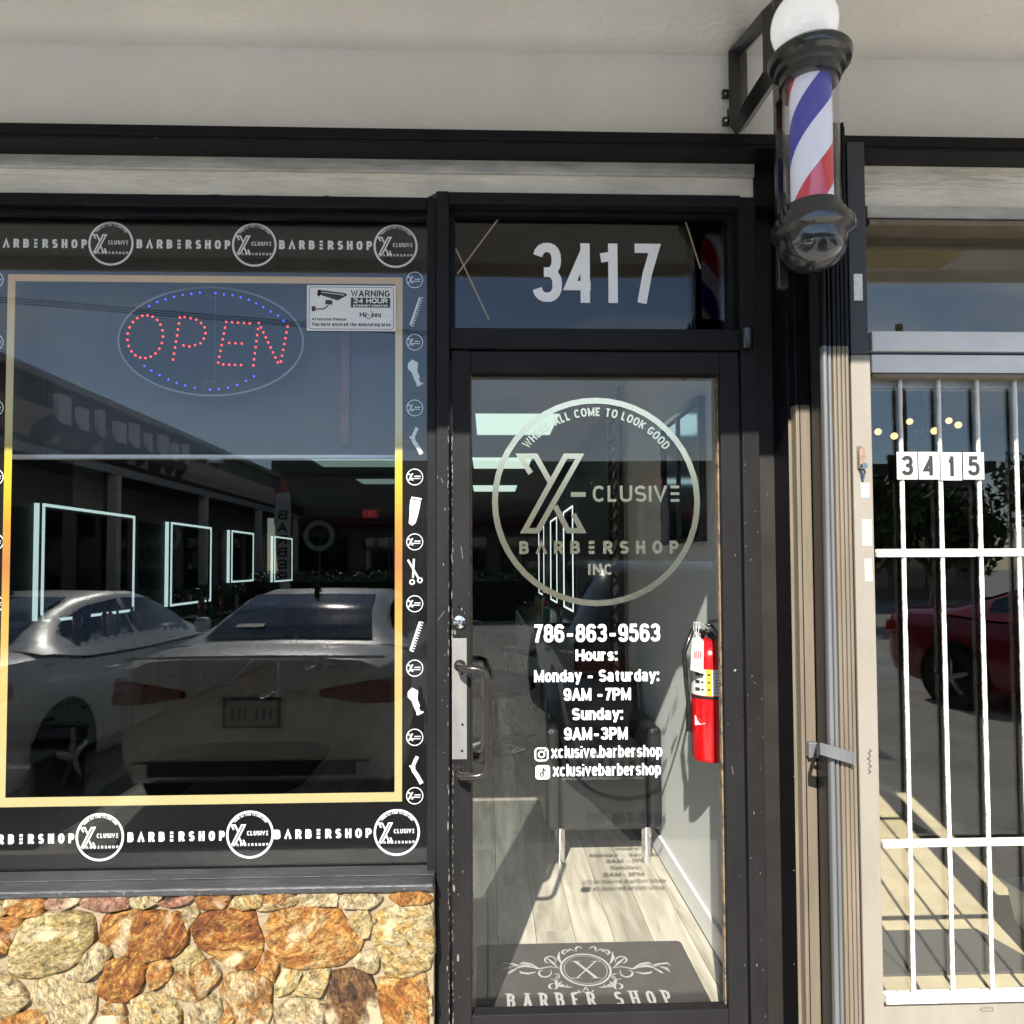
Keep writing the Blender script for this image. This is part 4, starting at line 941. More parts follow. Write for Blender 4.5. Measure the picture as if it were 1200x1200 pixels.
# triangular wall bracket in the plane across the pole
def brk(pts, r=.030):
    mb = MB(); mb.tube([(xbk, a, b) for a, b in pts], r, 4, closed=True); return mb
yb = YP+.081; zA = az(900, 6, YP+.08)
brk([(-.075, az(866, 148, -.07)), (-.075, az(866, 62, -.07)), (yb+.02, zA), (yb+.02, az(905, 78, YP+.08))]).build('wall_bracket', BMET, bp_, bevel=.002)
for py in (110, 142):
    q = at(860, py, -.06); MB().box(xbk-.045, xbk-.012, -.064, -.0505, q.z-.012, q.z+.012).build('bracket_foot', BMET, bp_, bevel=.002)
    q = at(851, py, -.064); MB().lathe([(0, -.005), (.004, -.005), (.005, 0)], (xbk-.036, -.064, q.z), 8, 'y').build('screw', CHR, bp_)
q = at(855, 128, -.066); MB().tube([(xbk-.030, -.066, q.z), (xbk-.030, -.070, q.z-.03)], .003, 6).build('loose_bolt', BMET, bp_)
bpy.context.view_layer.update()
def recenter(o, c):
    """move a part's own origin to c, leaving its mesh where it is"""
    c = Vector(c); par = ORG[o.parent.name]; d = c-par
    o.data.transform(Matrix.Translation(-(d))); o.location = d
recenter(so, (X0, YP, (zg0+zg1)/2))

# ------------------------------------------------------------------ neighbour's barred door and window, number 3415
XG0 = ax(1020, 600, .0); XG1 = XG0+1.95
XE = XG1+.9
nb = thing('neighbour_storefront', 'white railed storefront next door with dusty glass above its barred door', 'storefront', (XG0+.9, 0, 1.2))
def zz(py, y): return az(1110, py, y)
zlin = zz(243, -.03)
lt = MB(); n = 60; xl0 = ax(1013, 220, -.03)
lt.prism([(XE, zb0), (xl0, zb0)]+[(xl0+(XE-xl0)*i/n, zlin+random.uniform(-.003, .003)) for i in range(n+1)], -.03, .2); lt.build('lintel', PLAS, nb)
bx(BRK, 'upper_trim', xl0, XE, -.045, .1, zz(256, -.045), zlin-.004, nb, .003); bx(BEI, 'upper_trim_lip', xl0, XE, -.055, .1, zz(264, -.055), zz(257.5, -.055), nb, .003)
bx(BRK, 'shadowed_trim', xl0, XE, -.02, .02, zz(268, -.02), zz(264.5, -.02), nb, 0)
bx(RAILP, 'transom_rail', xl0, XE, -.055, .06, zz(411, -.055), zz(388, -.055), nb, .004)
bx(BLK, 'rail_gap', xl0, XE, -.02, .06, zz(416, -.03), zz(410, -.03), nb, 0)
bx(RAILP, 'lower_rail', xl0, XE, -.050, .06, zz(437, -.05), zz(415.5, -.05), nb, .004)
bx(BEI, 'rail_bead', xl0, XE, -.052, .06, zz(443, -.05), zz(438, -.05), nb, .003)
MB().box(xl0-.02, XE, .03, .036, zz(388, .03)-.01, zlin).build('transom_glass', G_GATE, nb)
gd = thing('barred_door', 'glass door behind white painted security bars, under the 3415 plates', 'door', (XG0+.5, 0, 0))
XD1 = XG0+.71
bx(mat('grey_blue_door_paint', (.30, .33, .36), .5, var=(12, .25), spots=[(30, .7, (.12, .12, .12))]), 'top_rail', XG0-.03, XD1, -.008, .03, zz(455, -.008), zz(444, -.008), gd, .002)
MB().box(XG0-.03, XD1, -.006, -.001, zz(1177, .0)+.001, zz(455, -.008)-.001).build('glass', G_GATE, gd)
bx(CRM, 'kick_panel', XG0-.03, XD1, -.002, .05, .0, zz(1177, .0), gd, .003)
bx(WHT, 'bottom_sill', XG0+.0, XD1, -.035, -.0025, zz(1176, -.035), zz(1166, -.035), gd, .002)
bx(CRM, 'side_stile', XG0-.05, XG0+.001, -.002, .05, zz(1177, 0), zz(456, 0), gd, .002)
bx(CRM, 'side_stile', XD1-.0, XD1+.10, -.03, .05, 0, zz(444, -.01), gd, .002)
YB = -.020
zr = [zz(1166, YB), zz(987, YB), zz(648, YB), zz(455, YB)]
xs_ = [ax(a, 460, YB) for a in (1054.5, 1099.5, 1144.5, 1188.8)]; d_ = (xs_[3]-xs_[0])/3; xs_ += [xs_[3]+d_*k for k in range(1, 7)]
for x in xs_:
    if x < XD1-.02:
        mb = MB(); zs = [zr[0]-.005]; 
        while zs[-1] < zr[3]+.01: zs.append(zs[-1]+.035)
        mb.tube([(x+.0009*_nz.noise(Vector((x*9, z*23, 0))), YB, z) for z in zs], [.0068+.0013*_nz.noise(Vector((x*5, z*40, 4))) for z in zs], 8)
        mb.build('security_bar', WHT, gd, smooth=60)
for nm, py, h in (('cross_rail', 648, .0125), ('cross_rail', 987, .0115)):
    z = zz(py, YB); xm = ax(1142 if py == 648 else 1074, py, YB)
    MB().box(XG0+.002, xm-.001, YB-.012, YB+.004, z-h, z+h).build(nm, WHT, gd, bevel=.003); MB().box(xm+.001, XD1, YB-.011, YB+.004, z-h+.001, z+h).build(nm, WHT, gd, bevel=.003)
c = at(1156, 1183, -.003); mb = MB(); mb.ribbon([(c.x-.02, c.z), (c.x-.012, c.z+.005), (c.x+.02, c.z+.005), (c.x+.02, c.z-.005), (c.x-.012, c.z-.005)], .0022, -.0035, True); mb.build('mail_slot_mark', mat('rust_mark', (.14, .10, .07), .8), gd)
# the plates 3 4 1 5
hn = thing('house_number', 'four white plates reading 3415 fixed on the security bars', 'house number', tuple(at(1102, 546, -.03)))
NP = mat('white_number_plate', (.50, .50, .48), .45)
for k, (ch, a, b, ya, yb_, rz) in enumerate((('3', 1051.5, 1075, 529.5, 562, .4), ('4', 1077, 1100.3, 529.5, 562, -.3), ('1', 1103, 1127, 530, 563, .9), ('5', 1129.3, 1153, 530, 562, -.5))):
    y = -.032-.0004*k; p, q = at(a, yb_, y), at(b, ya, y)
    pl = MB().box(p.x, q.x, y, y+.003, p.z, q.z).build('number_plate', NP, hn, bevel=.001, label='plate with the digit '+ch)
    mb = MB(); w_ = q.x-p.x; h_ = q.z-p.z
    line_text(mb, ch, p.x+w_*(.22 if ch != '1' else .3), q.x-w_*(.22 if ch != '1' else .36), p.z+h_*.14, q.z-h_*.14, y-.0004, .19); mb.build('digit', DARKINK, pl)
# the shop window next to that door, and wall beyond
bx(CRM, 'far_post', XG1-.02, XG1+.06, -.03, .08, 0, zlin, nb, .003); bx(CRM, 'far_sill', XD1+.101, XG1-.021, -.03, .08, 0, .45, nb, .003)
MB().box(XD1+.10, XG1, .035, .041, .45, zz(450, .03)).build('shop_glass', G_GATE, nb)
MB().box(XD1+.20, XG1, .06, .07, .0, zz(450, .03)).build('blacked_out_panel', BLK, nb)
MB().box(XG1+.06, 12, -.03, .2, 0, zb0).build('end_wall', WALLP, nb)
# ------------------------------------------------------------------ inside the barber shop
def planks(x0, x1, y0, y1, w, l, m, par, z=0.004):
    me = {}
    n = 0; x = x0; col = 0
    while x < x1-.01:
        ww = min(w, x1-x); y = y0-(col*.43 % l)
        while y < y1:
            a, b = max(y, y0), min(y+l, y1)
            if b-a > .03:
                key = (round(ww, 3), round(b-a, 3))
                if key not in me:
                    q = bpy.data.meshes.new('plank'); v = MB().box(.0012, ww-.0012, .0012, b-a-.0012, -.003, z)
                    q.from_pydata(v.v, [], v.f); q.materials.append(m); me[key] = q
                o = bpy.data.objects.new('plank', me[key]); COL.objects.link(o); o.parent = par; o.location = (x, a, 0); n += 1
            y += l
        x += w; col += 1
    return n
def wood():
    m = bpy.data.materials.new('bleached_oak_vinyl'); t, N, L, b = nodes_of(m); b.inputs['Roughness'].default_value = .42
    tcn = N.new('ShaderNodeTexCoord'); oi = N.new('ShaderNodeObjectInfo'); ad = N.new('ShaderNodeVectorMath'); ad.operation = 'ADD'; mu = N.new('ShaderNodeVectorMath'); mu.operation = 'SCALE'; mu.inputs['Scale'].default_value = 9
    cx = N.new('ShaderNodeCombineXYZ')
    for i in range(3): L(oi.outputs['Random'], cx.inputs[i])
    L(cx.outputs[0], mu.inputs[0]); L(tcn.outputs['Object'], ad.inputs[0]); L(mu.outputs[0], ad.inputs[1])
    mp_ = N.new('ShaderNodeMapping'); mp_.inputs['Scale'].default_value = (14, 1.6, 1); L(ad.outputs[0], mp_.inputs['Vector'])
    n = N.new('ShaderNodeTexNoise'); n.inputs['Scale'].default_value = 1.5; n.inputs['Detail'].default_value = 8; n.inputs['Distortion'].default_value = .6; L(mp_.outputs[0], n.inputs['Vector'])
    r = N.new('ShaderNodeValToRGB'); e = r.color_ramp.elements; e[0].position, e[0].color = .32, (.31, .27, .21, 1); e[1].position, e[1].color = .68, (.58, .53, .44, 1)
    L(n.outputs['Fac'], r.inputs['Fac'])
    hs = N.new('ShaderNodeHueSaturation'); mr = N.new('ShaderNodeMapRange'); mr.inputs['To Min'].default_value = .86; mr.inputs['To Max'].default_value = 1.12
    L(oi.outputs['Random'], mr.inputs['Value']); L(mr.outputs[0], hs.inputs['Value']); L(r.outputs['Color'], hs.inputs['Color']); L(hs.outputs[0], b.inputs['Base Color'])
    return m
WOOD = wood()
fl = struct('shop_floor', MB().box(XL, XR, .0805, 13, -.05, -.003), mat('floor_gap', (.06, .05, .04), .8))
planks(XL+.005, XR-.016, .085, 12.9, .152, 1.9, WOOD, fl)
BOARD = mat('window_backing_board', (.030, .036, .044), .6, var=(1.5, .1))
bb = thing('backing_board', 'dark blue board behind the upper half of the shop window with a white lower edge', 'panel', (-.9, .12, 1.83))
zq = az(250, 537.5, .12); x1 = ax(497, 534, .12)
MB().box(-3.5, x1, .120, .132, zq+.012, 2.59).build('board', BOARD, bb)
MB().box(-3.5, x1, .112, .140, zq, zq+.0118).build('white_edge_strip', mat('white_strip', (.85, .86, .88), .4), bb, bevel=.002)
mb = MB()
for i in range(9): mb.box(-1.6+i*.19, -1.598+i*.19, .1185, .1200, zq+.02, 2.55)
for j in range(3): mb.box(-1.6, .1, .1187, .1200, zq+.2+j*.2, zq+.202+j*.2)
mb.build('panel_joints', mat('panel_joint', (.06, .07, .085), .6), bb)
p = at(404, 450, .1); MB().box(p.x-.014, p.x+.014, .100, .118, zq+.04, 2.5).build('brown_batten', mat('dark_brown_wood', (.10, .045, .04), .6, var=(30, .4)), bb)
# dome camera
c = at(253, 540, .135)
dm = thing('dome_camera', 'small clear dome security camera hanging under the white strip', 'camera', tuple(c))
MB().lathe([(0, .012), (.026, .012), (.027, -.004), (0, -.004)], (c.x, .135, zq-.010), 20).build('base', mat('white_plastic', (.6, .6, .6), .4), dm, smooth=40)
MB().lathe([(.023*math.cos(R(a)), -.004-.026*math.sin(R(a))) for a in range(0, 91, 15)], (c.x, .135, zq-.011), 20).build('dome', G_CLR, dm, smooth=60)
MB().lathe([(0, -.022), (.010, -.018), (.012, -.006), (0, -.006)], (c.x, .135, zq-.011), 14).build('lens', BMET, dm, smooth=60)

LEDW = mat('weak_led_strip', (.6, .7, .65), .4, emit=((.84, 1, .94), .28))
LED = mat('led_strip', (.6, .7, .65), .4, emit=((.84, 1, .94), .7))
MIR = mat('mirror_silver', (.75, .8, .8), .03, metal=1)
def led_mirror(wall_x, sgn, z0, z1, ya, yb, label, group):
    t = thing('lit_mirror', label, 'mirror', (wall_x, (ya+yb)/2, (z0+z1)/2), group)
    x0, x1 = wall_x, wall_x+sgn*(.06 if sgn > 0 else .02)
    MB().box(x0, x1, ya, yb, z0, z1).build('back_box', mat('black_mirror_box', (.01, .01, .012), .4), t)
    MB().box(x1, x1+sgn*.004, ya+.045, yb-.045, z0+.045, z1-.045).build('mirror_glass', MIR, t)
    w_ = .026 if sgn > 0 else .018
    for a in ((ya, ya+w_, z0, z1), (yb-w_, yb, z0, z1), (ya+w_, yb-w_, z0, z0+w_), (ya+w_, yb-w_, z1-w_, z1)):
        MB().box(x1+sgn*.0005, x1+sgn*.010, a[0]+.001, a[1]-.001, a[2]+.001, a[3]-.001).build('light_strip', LED if sgn > 0 else LEDW, t)
    if sgn > 0: MB().box(x0+sgn*.004, x1-sgn*.02, ya-.012, ya-.001, z0, z1).build('edge_glow', LED, t)
    return t
lm = ['lit mirror on the left wall above the bottle counter', 'second lit mirror from the window on the left wall', 'third lit mirror from the window on the left wall', 'farthest lit mirror on the left wall beside the flag']
spans = [(3.72, 5.25, 1.02, 1.98), (6.1, 7.3, 1.02, 1.97), (8.05, 9.0, 1.24, 1.97), (10.1, 11.2, 1.2, 1.97)]
for (ya, yb, z0, z1), lb in zip(spans, lm): led_mirror(XL, 1, z0, z1, ya, yb, lb, 'lit mirrors of the barber stations')
for (ya, yb), lb in zip(((5.0, 5.9), (6.7, 7.6), (8.8, 9.9)), ('nearest lit mirror seen through the door glass', 'middle lit mirror seen through the door glass', 'farthest lit mirror seen through the door glass')):
    led_mirror(XR, -1, 1.0, 2.06, ya, yb, lb, 'lit mirrors of the barber stations')
CABW = mat('white_cabinet', (.50, .54, .54), .35, var=(3, .04))
def station(x0, x1, ya, yb, label, nb_):
    t = thing('station_cabinet', label, 'cabinet', ((x0+x1)/2, (ya+yb)/2, 0), 'barber station cabinets')
    MB().box(x0, x1, ya, yb, .08, .86).build('carcass', CABW, t, bevel=.004); MB().box(x0+.04, x1-.04, ya+.03, yb-.03, .006, .08).build('plinth', BMET, t)
    MB().box(x0-.01, x1+.01, ya-.01, yb+.01, .8605, .90).build('counter_top', mat('dark_counter', (.05, .05, .05), .25), t, bevel=.004)
    s = 1 if x0 < -1 else -1; xf = x1 if s > 0 else x0; n = max(2, int((yb-ya)/.45))
    for i in range(n):
        a, b = ya+(yb-ya)*i/n+.008, ya+(yb-ya)*(i+1)/n-.008
        for z0, z1 in ((.10, .46), (.47, .84)):
            dw = MB().box(xf+s*.001, xf+s*.018, a, b, z0, z1).build('drawer_front', CABW, t, bevel=.003)
            MB().box(xf+s*.019, xf+s*.035, (a+b)/2-.06, (a+b)/2+.06, z1-.07, z1-.055).build('pull', BMET, dw)
    return t
station(-3.60, -3.12, 2.3, 5.3, 'long white cabinet with black pulls under the nearest mirror', 6)
station(-3.60, -3.18, 6.0, 9.2, 'white station cabinet further back on the left wall', 6)
station(.40, .845, 5.0, 8.0, 'white station cabinet on the right wall at the back', 5)
bcol = [('white', (.6, .62, .62)), ('blue', (.02, .12, .35)), ('amber', (.35, .14, .03)), ('black', (.01, .01, .012)), ('green', (.04, .2, .1)), ('red', (.4, .03, .03))]
ORD = 'nearest second third fourth fifth sixth seventh eighth ninth tenth eleventh twelfth'.split()
def bottle(x, y, z, h, r, c, where, k):
    t = thing('bottle', f'{c[0]} bottle, {ORD[k]} from the near end of the {where}', 'bottle', (x, y, z), 'bottles on the station counters')
    MB().lathe([(0, 0), (r, .002), (r, h*.68), (r*.45, h*.80), (0, h*.80)], (x, y, z), 12).build('body', mat(c[0]+'_bottle', c[1], .25, coat=.4), t, smooth=40)
    MB().lathe([(r*.42, h*.80), (r*.42, h), (0, h)], (x, y, z), 10).build('cap', BMET, t, smooth=40)
random.seed(11)
for i in range(12): bottle(-3.4+random.uniform(0, .2), 3.3+i*.155, .901, random.uniform(.14, .27), random.uniform(.025, .036), bcol[(i*5) % 6], 'long white counter', i)
for i in range(9): bottle(-3.4+random.uniform(0, .15), 6.2+i*.3, .901, random.uniform(.14, .27), random.uniform(.025, .036), bcol[(i*7+2) % 6], 'rear left counter', i)
for i in range(8): bottle(.6+random.uniform(0, .15), 5.15+i*.3, .901, random.uniform(.16, .29), random.uniform(.025, .036), bcol[(i*7+3) % 6], 'rear right counter', i)
tow = thing('towel_stack', 'stack of folded white towels on the long white counter', 'towels', (-3.32, 3.1, .901))
for i in range(4): MB().box(-3.44, -3.2, 3.0, 3.22, .901+i*.045, .942+i*.045).build('folded_towel', mat('white_towel', (.55, .56, .56), .95, bump=(200, .4)), tow, bevel=.014, seg=3)
LEA = mat('black_leather', (.015, .015, .016), .36, var=(25, .2), bump=(160, .22), coat=.15)
def barber_chair(x, y, rz, label):
    t = thing('barber_chair', label, 'barber chair', (0, 0, 0), 'black barber chairs')
    MB().lathe([(0, 0), (.31, .0), (.32, .02), (.26, .045), (.10, .06), (.06, .08), (.055, .40), (.12, .42), (0, .42)], (0, 0, 0), 32).build('chrome_base', CHR, t, smooth=40)
    MB().box(-.27, .27, -.27, .27, .46, .58).build('seat', LEA, t, bevel=.045, seg=4); MB().box(-.22, .22, -.22, .22, .421, .46).build('seat_pan', BMET, t)
    b = MB().box(-.25, .25, .20, .32, .56, 1.06).build('backrest', LEA, t, bevel=.05, seg=4); b.rotation_euler = (R(-10), 0, 0); b.location = (0, .07, -.02)
    b = MB().box(-.13, .13, .24, .33, 1.10, 1.26).build('headrest', LEA, t, bevel=.035, seg=4); b.rotation_euler = (R(-10), 0, 0); b.location = (0, .10, -.02)
    for s in (-1, 1):
        a = MB().box(s*.29-.035, s*.29+.035, -.24, .26, .72, .78).build('armrest', LEA, t, bevel=.025, seg=3)
        MB().tube([(s*.29, .2, .72), (s*.29, .18, .55), (s*.24, .1, .50)], .016, 8).build('arm_support', CHR, t, smooth=60)
    MB().tube([(-.14, -.26, .44), (-.14, -.50, .20), (.14, -.50, .20), (.14, -.26, .44)], .012, 8).build('footrest_frame', CHR, t, smooth=60)
    MB().box(-.17, .17, -.56, -.46, .18, .205).build('foot_plate', CHR, t, bevel=.006)
    t.location = (x, y, .005); t.rotation_euler = (0, 0, rz); t['label'] = label
    return t
bc = barber_chair(.02, 3.72, R(35), 'black barber chair seen through the door glass behind the armchair')
dup(bc, (-2.35, 6.1, .005), R(-80), 'black barber chair at the second station from the window')
dup(bc, (-2.35, 8.4, .005), R(-85), 'farthest black barber chair on the left side of the shop')
mt = MB(); P_ = rrect(-2.55, -1.25, 2.45, 3.95, .35); mt.prism(P_, .0045, .016, 'z')
sm = mt.build('salon_mat', mat('dark_rubber_mat', (.028, .028, .024), .7, bump=(120, .3)), bevel=.004); tag(sm, 'dark rounded rubber mat on the floor behind the shop window', 'mat')
MB().ribbon([(0, 0), (.1, .1)], .01, 0)
bn = thing('bench', 'low black leather bench inside at the bottom left of the window', 'bench', (-2.75, 1.75, 0))
MB().box(-3.3, -2.26, 1.5, 2.0, .18, .50).build('seat', LEA, bn, bevel=.03, seg=3); MB().box(-3.3, -2.26, 1.9, 2.03, .501, .60).build('back_roll', LEA, bn, bevel=.03, seg=3)
for x in (-3.2, -2.34):
    for y in (1.56, 1.94): MB().lathe([(.02, 0), (.026, .179)], (x, y, .004), 12).build('leg', CHR, bn, smooth=50)

# reception armchair
ac = thing('armchair', 'black leather reception armchair on short chrome legs facing the door', 'armchair', (.565, 1.62, 0))
xa0, xa1 = .275, .852; ya0 = 1.36
MB().box(xa0+.075, xa1-.075, ya0-.004, 1.86, .175, .44).build('seat_base', LEA, ac, bevel=.02, seg=3)
MB().box(xa0+.080, xa1-.080, ya0-.012, 1.80, .441, .56).build('seat_cushion', LEA, ac, bevel=.035, seg=4)
for a, b in ((xa0, xa0+.073), (xa1-.073, xa1)): MB().box(a, b, ya0, 1.95, .17, .67).build('arm', LEA, ac, bevel=.028, seg=4)
bk = MB().loft([[(xa0+.02, y0, z), (xa1-.02, y0, z), (xa1-.02, y1, z), (xa0+.02, y1, z)] for z, y0, y1 in ((.18, 1.80, 1.96), (.5, 1.79, 1.97), (.72, 1.82, 2.0), (.86, 1.86, 2.02))]).build('backrest', LEA, ac, bevel=.035, seg=4)
for x in (xa0+.075, xa1-.075):
    for y in (ya0+.045, 1.90): MB().lathe([(0, 0), (.020, 0), (.021, .008), (.028, .175)], (x, y, .0045), 16).build('leg', CHR, ac, smooth=50)

# fire extinguisher on the right wall: centre from the photograph
fy = .36; pcn = at(832, 815, fy); fx = XR-.075
fe = thing('fire_extinguisher', 'red fire extinguisher with white and yellow label and hanging tag on the grey wall', 'fire extinguisher', (fx, fy, 0))
zb_, zs_ = az(832, 889, fy), az(832, 768, fy)
rad = .066
RED = mat('extinguisher_red', (.62, .006, .010), .22, coat=.6)
MB().lathe([(0, 0), (rad-.006, 0), (rad, .012), (rad, zs_-zb_), (rad*.86, zs_-zb_+.030), (rad*.42, zs_-zb_+.055), (.022, zs_-zb_+.062), (0, zs_-zb_+.062)], (fx, fy, zb_), 36).build('cylinder', RED, fe, smooth=45)
def arcpatch(mb, r, a0, a1, z0, z1, n=14):
    b = len(mb.v)
    for i in range(n+1):
        a = R(a0+(a1-a0)*i/n); mb.v += [(fx+r*math.cos(a), fy+r*math.sin(a), z0), (fx+r*math.cos(a), fy+r*math.sin(a), z1)]
    for i in range(n): mb.f.append((b+2*i, b+2*i+2, b+2*i+3, b+2*i+1))
    return mb
zl0, zl1 = az(832, 812, fy), az(832, 782, fy)
arcpatch(MB(), rad+.0008, 180, 330, zl0, zl1).build('label', mat('label_white', (.66, .66, .64), .4), fe, smooth=50)
arcpatch(MB(), rad+.0014, 242, 258, zl0, zl1).build('label_yellow_band', mat('label_yellow', (.75, .62, .02), .4), fe, smooth=50)
arcpatch(MB(), rad+.0016, 172, 335, zl0-.012, zl0-.002).build('black_strap', BMET, fe, smooth=50)
mb = MB()
for i in range(3):
    z = zl1-.018-i*.026; arcpatch(mb, rad+.0016, 246, 254, z-.004, z+.004, 3); arcpatch(mb, rad+.0016, 205, 222, z-.006, z+.006, 4); arcpatch(mb, rad+.0016, 226, 235, z-.003, z+.003, 3)
for i in range(7): arcpatch(mb, rad+.0014, 268, 310, zl0+.010+i*.011, zl0+.0125+i*.011, 4)
mb.build('label_print', DARKINK, fe)
mb = MB(); b = len(mb.v)
z = az(832, 842, fy)
for a, dz in ((200, -.018), (200, .018), (238, -.006)): mb.v.append((fx+(rad+.001)*math.cos(R(a)), fy+(rad+.001)*math.sin(R(a)), z+dz))
mb.v.insert(2, (fx+(rad+.001)*math.cos(R(219)), fy+(rad+.001)*math.sin(R(219)), z+.006)); mb.v.append((fx+(rad+.001)*math.cos(R(219)), fy+(rad+.001)*math.sin(R(219)), z-.012)); mb.f.append((0, 1, 2, 3, 4))
mb.build('white_arrow_mark', mat('label_white', (.66, .66, .64)), fe)
zt_ = zs_+.062
MB().lathe([(.018, 0), (.020, .012), (.014, .018), (.014, .040), (0, .040)], (fx, fy, zt_-.002), 16).build('valve', CHR, fe, smooth=40)
MB().prism([(fy-.018, zt_+.030), (fy-.10, zt_+.020), (fy-.10, zt_+.028), (fy-.02, zt_+.048), (fy+.02, zt_+.044), (fy+.02, zt_+.03)], fx-.009, fx+.009, 'x').build('carry_handle', mat('dull_steel', (.3, .3, .3), .35, metal=.9), fe, bevel=.002)
MB().prism([(fy-.010, zt_+.052), (fy-.11, zt_+.068), (fy-.11, zt_+.076), (fy-.01, zt_+.064)], fx-.009, fx+.009, 'x').build('squeeze_lever', mat('dull_steel', (.3, .3, .3)), fe, bevel=.002)
MB().lathe([(0, -.012), (.014, -.012), (.016, -.008), (.016, 0), (0, 0)], (fx-.004, fy-.022, zt_+.012), 16, 'y').build('pressure_gauge', CHR, fe, smooth=40)
MB().tube([(fx+.004, fy-.03, zt_+.05), (fx-.03, fy-.035, zt_+.052), (fx-.045, fy-.035, zt_+.040), (fx-.035, fy-.035, zt_+.03)], .0015, 6).build('safety_pin', CHR, fe)
MB().tube([(fx-.01, fy+.01, zt_+.02), (fx-.06, fy+.0, zt_+.03), (fx-.095, fy-.01, zt_-.05), (fx-.088, fy-.012, zs_-.1), (fx-.080, fy-.01, zb_+.19)], .0085, 10).build('hose', BMET, fe, smooth=60)
MB().lathe([(.010, 0), (.012, .08), (.009, .10), (0, .10)], (fx-.080, fy-.01, zb_+.10), 12).build('nozzle', BMET, fe, smooth=40)
MB().box(fx-.012, XR, fy+.045, fy+.065, zb_+.1, zt_+.02).build('wall_bracket', BMET, fe)
mb = MB(); tg0, tg1 = at(809, 787, fy-.075), at(823, 748, fy-.075)
tg = mb.prism([(tg0.x, tg0.z+.006), (tg0.x+.045, tg0.z-.008), (tg0.x+.048, tg1.z-.01), (tg0.x+.032, tg1.z+.006), (tg0.x+.008, tg1.z)], fy-.076, fy-.0745).build('inspection_tag', mat('tag_card', (.62, .63, .60), .8), fe)
mb = MB(); cx_, cz_ = tg0.x+.026, (tg0.z+tg1.z)/2
for i in range(4): mb.ribbon([(cx_-.009+i*.006, cz_-.010), (cx_-.009+i*.006, cz_+.010)], .0034, fy-.0765)
mb.ribbon([(cx_+.0135*math.cos(i*.5), cz_+.0135*math.sin(i*.5)) for i in range(13)], .002, fy-.0766, True); mb.build('red_stamp', mat('stamp_red', (.5, .04, .04), .7), tg)
mb = MB()
for k in range(5):
    z = tg1.z-.012-k*.004 if k < 2 else tg0.z+.006+k*.005; mb.ribbon([(tg0.x+.010, z), (tg0.x+.040, z)], .0012, fy-.0765)
mb.build('printed_lines', DARKINK, tg)
mb = MB()
for d in (-.012, -.004, .006): mb.tube([(tg0.x+.028, fy-.07, tg1.z), (tg0.x+.030+d, fy-.06, tg1.z+.03), (tg0.x+.034+d, fy-.05, tg1.z+.055), (fx, fy-.02, zt_+.03)], .0012, 5)
mb.build('zip_tie', mat('white_zip_tie', (.7, .7, .7), .4), fe)

# door mat with printed crest and BARBER SHOP
ym1 = .515; ym0 = .085
a = at(797, 1103, ym1)
def floor_x(px, py):
    d = _F + _R*((px-600)/FPX) + _U*((PY0-py)/FPX); t = -(EYE.z-.008)/d.z; return EYE+d*t
pA, pB, pC = floor_x(560, 1103), floor_x(797, 1103), floor_x(826, 1172)
dm_ = thing('door_mat', 'dark grey door mat printed with a crest, an X and BARBER SHOP', 'mat', ((pA.x+pB.x)/2, (pB.y+.1)/2, 0))
mx0, mx1, my1 = pA.x, pB.x, pB.y
my0 = .088
CARP = mat('dark_grey_carpet', (.085, .075, .072), .95, var=(9, .25), bump=(500, 1.0))
PRN = mat('mat_print_grey', (.42, .39, .38), .9, var=(120, .25))
mb = MB(); mb.prism(rrect(mx0, mx1, my0, my1, .02), .0042, .0105, 'z'); mb.build('carpet', CARP, dm_)
# flat drawing on the mat: use (x, y) strokes
class FM(MB): pass
mb = MB(); mc = floor_x(686, 1135); cxm, cym = mc.x, mc.y
fp = lambda px, py: (floor_x(550+px/1200*310, 1080+py/465*120).x, floor_x(550+px/1200*310, 1080+py/465*120).y)
def fl_ribbon(pts, w_, closed=False, lift=0):
    t = MB(); t.ribbon(pts, w_, 0, closed); mb.add([(x, z, .0108+lift) for x, y, z in t.v], t.f)
rx = (fp(645, 222)[0]-fp(410, 222)[0])/2; ry = (fp(528, 148)[1]-fp(528, 297)[1])/2; c0 = (fp(528, 222)[0], (fp(528, 148)[1]+fp(528, 297)[1])/2)
fl_ribbon([(c0[0]+(rx-.004)*math.cos(i*math.pi/24), c0[1]+(ry-.004)*math.sin(i*math.pi/24)) for i in range(48)], .0075, True)
fl_ribbon([(c0[0]+(rx-.016)*math.cos(i*math.pi/24), c0[1]+(ry-.016)*math.sin(i*math.pi/24)) for i in range(48)], .0025, True)
X_ = [fp(470, 185), fp(588, 258), fp(588, 185), fp(468, 258)]
fl_ribbon([fp(480, 184), fp(578, 260)], .0105, lift=.0001); fl_ribbon([fp(572, 184), fp(488, 260)], .005, lift=.0002)
for a in ((458, 184, 505, 184), (550, 184, 596, 184), (462, 260, 508, 260), (555, 260, 602, 260)): fl_ribbon([fp(a[0], a[1]), fp(a[2], a[3])], .003, lift=.0003)
def leafp(pts, w0):
    """tapered stroke: a leaf of the scroll"""
    P = [Vector(p) for p in pts]; n = len(P); b = len(mb.v)
    for i, p in enumerate(P):
        d = (P[min(i+1, n-1)]-P[max(i-1, 0)]).normalized(); nn = Vector((-d.y, d.x)); w_ = w0*math.sin(math.pi*min(.97, max(.06, i/(n-1))))/2+.0005
        mb.v += [(p.x+nn.x*w_, p.y+nn.y*w_, .0109), (p.x-nn.x*w_, p.y-nn.y*w_, .0109)]
    for i in range(n-1): mb.f.append((b+2*i, b+2*i+1, b+2*i+3, b+2*i+2))
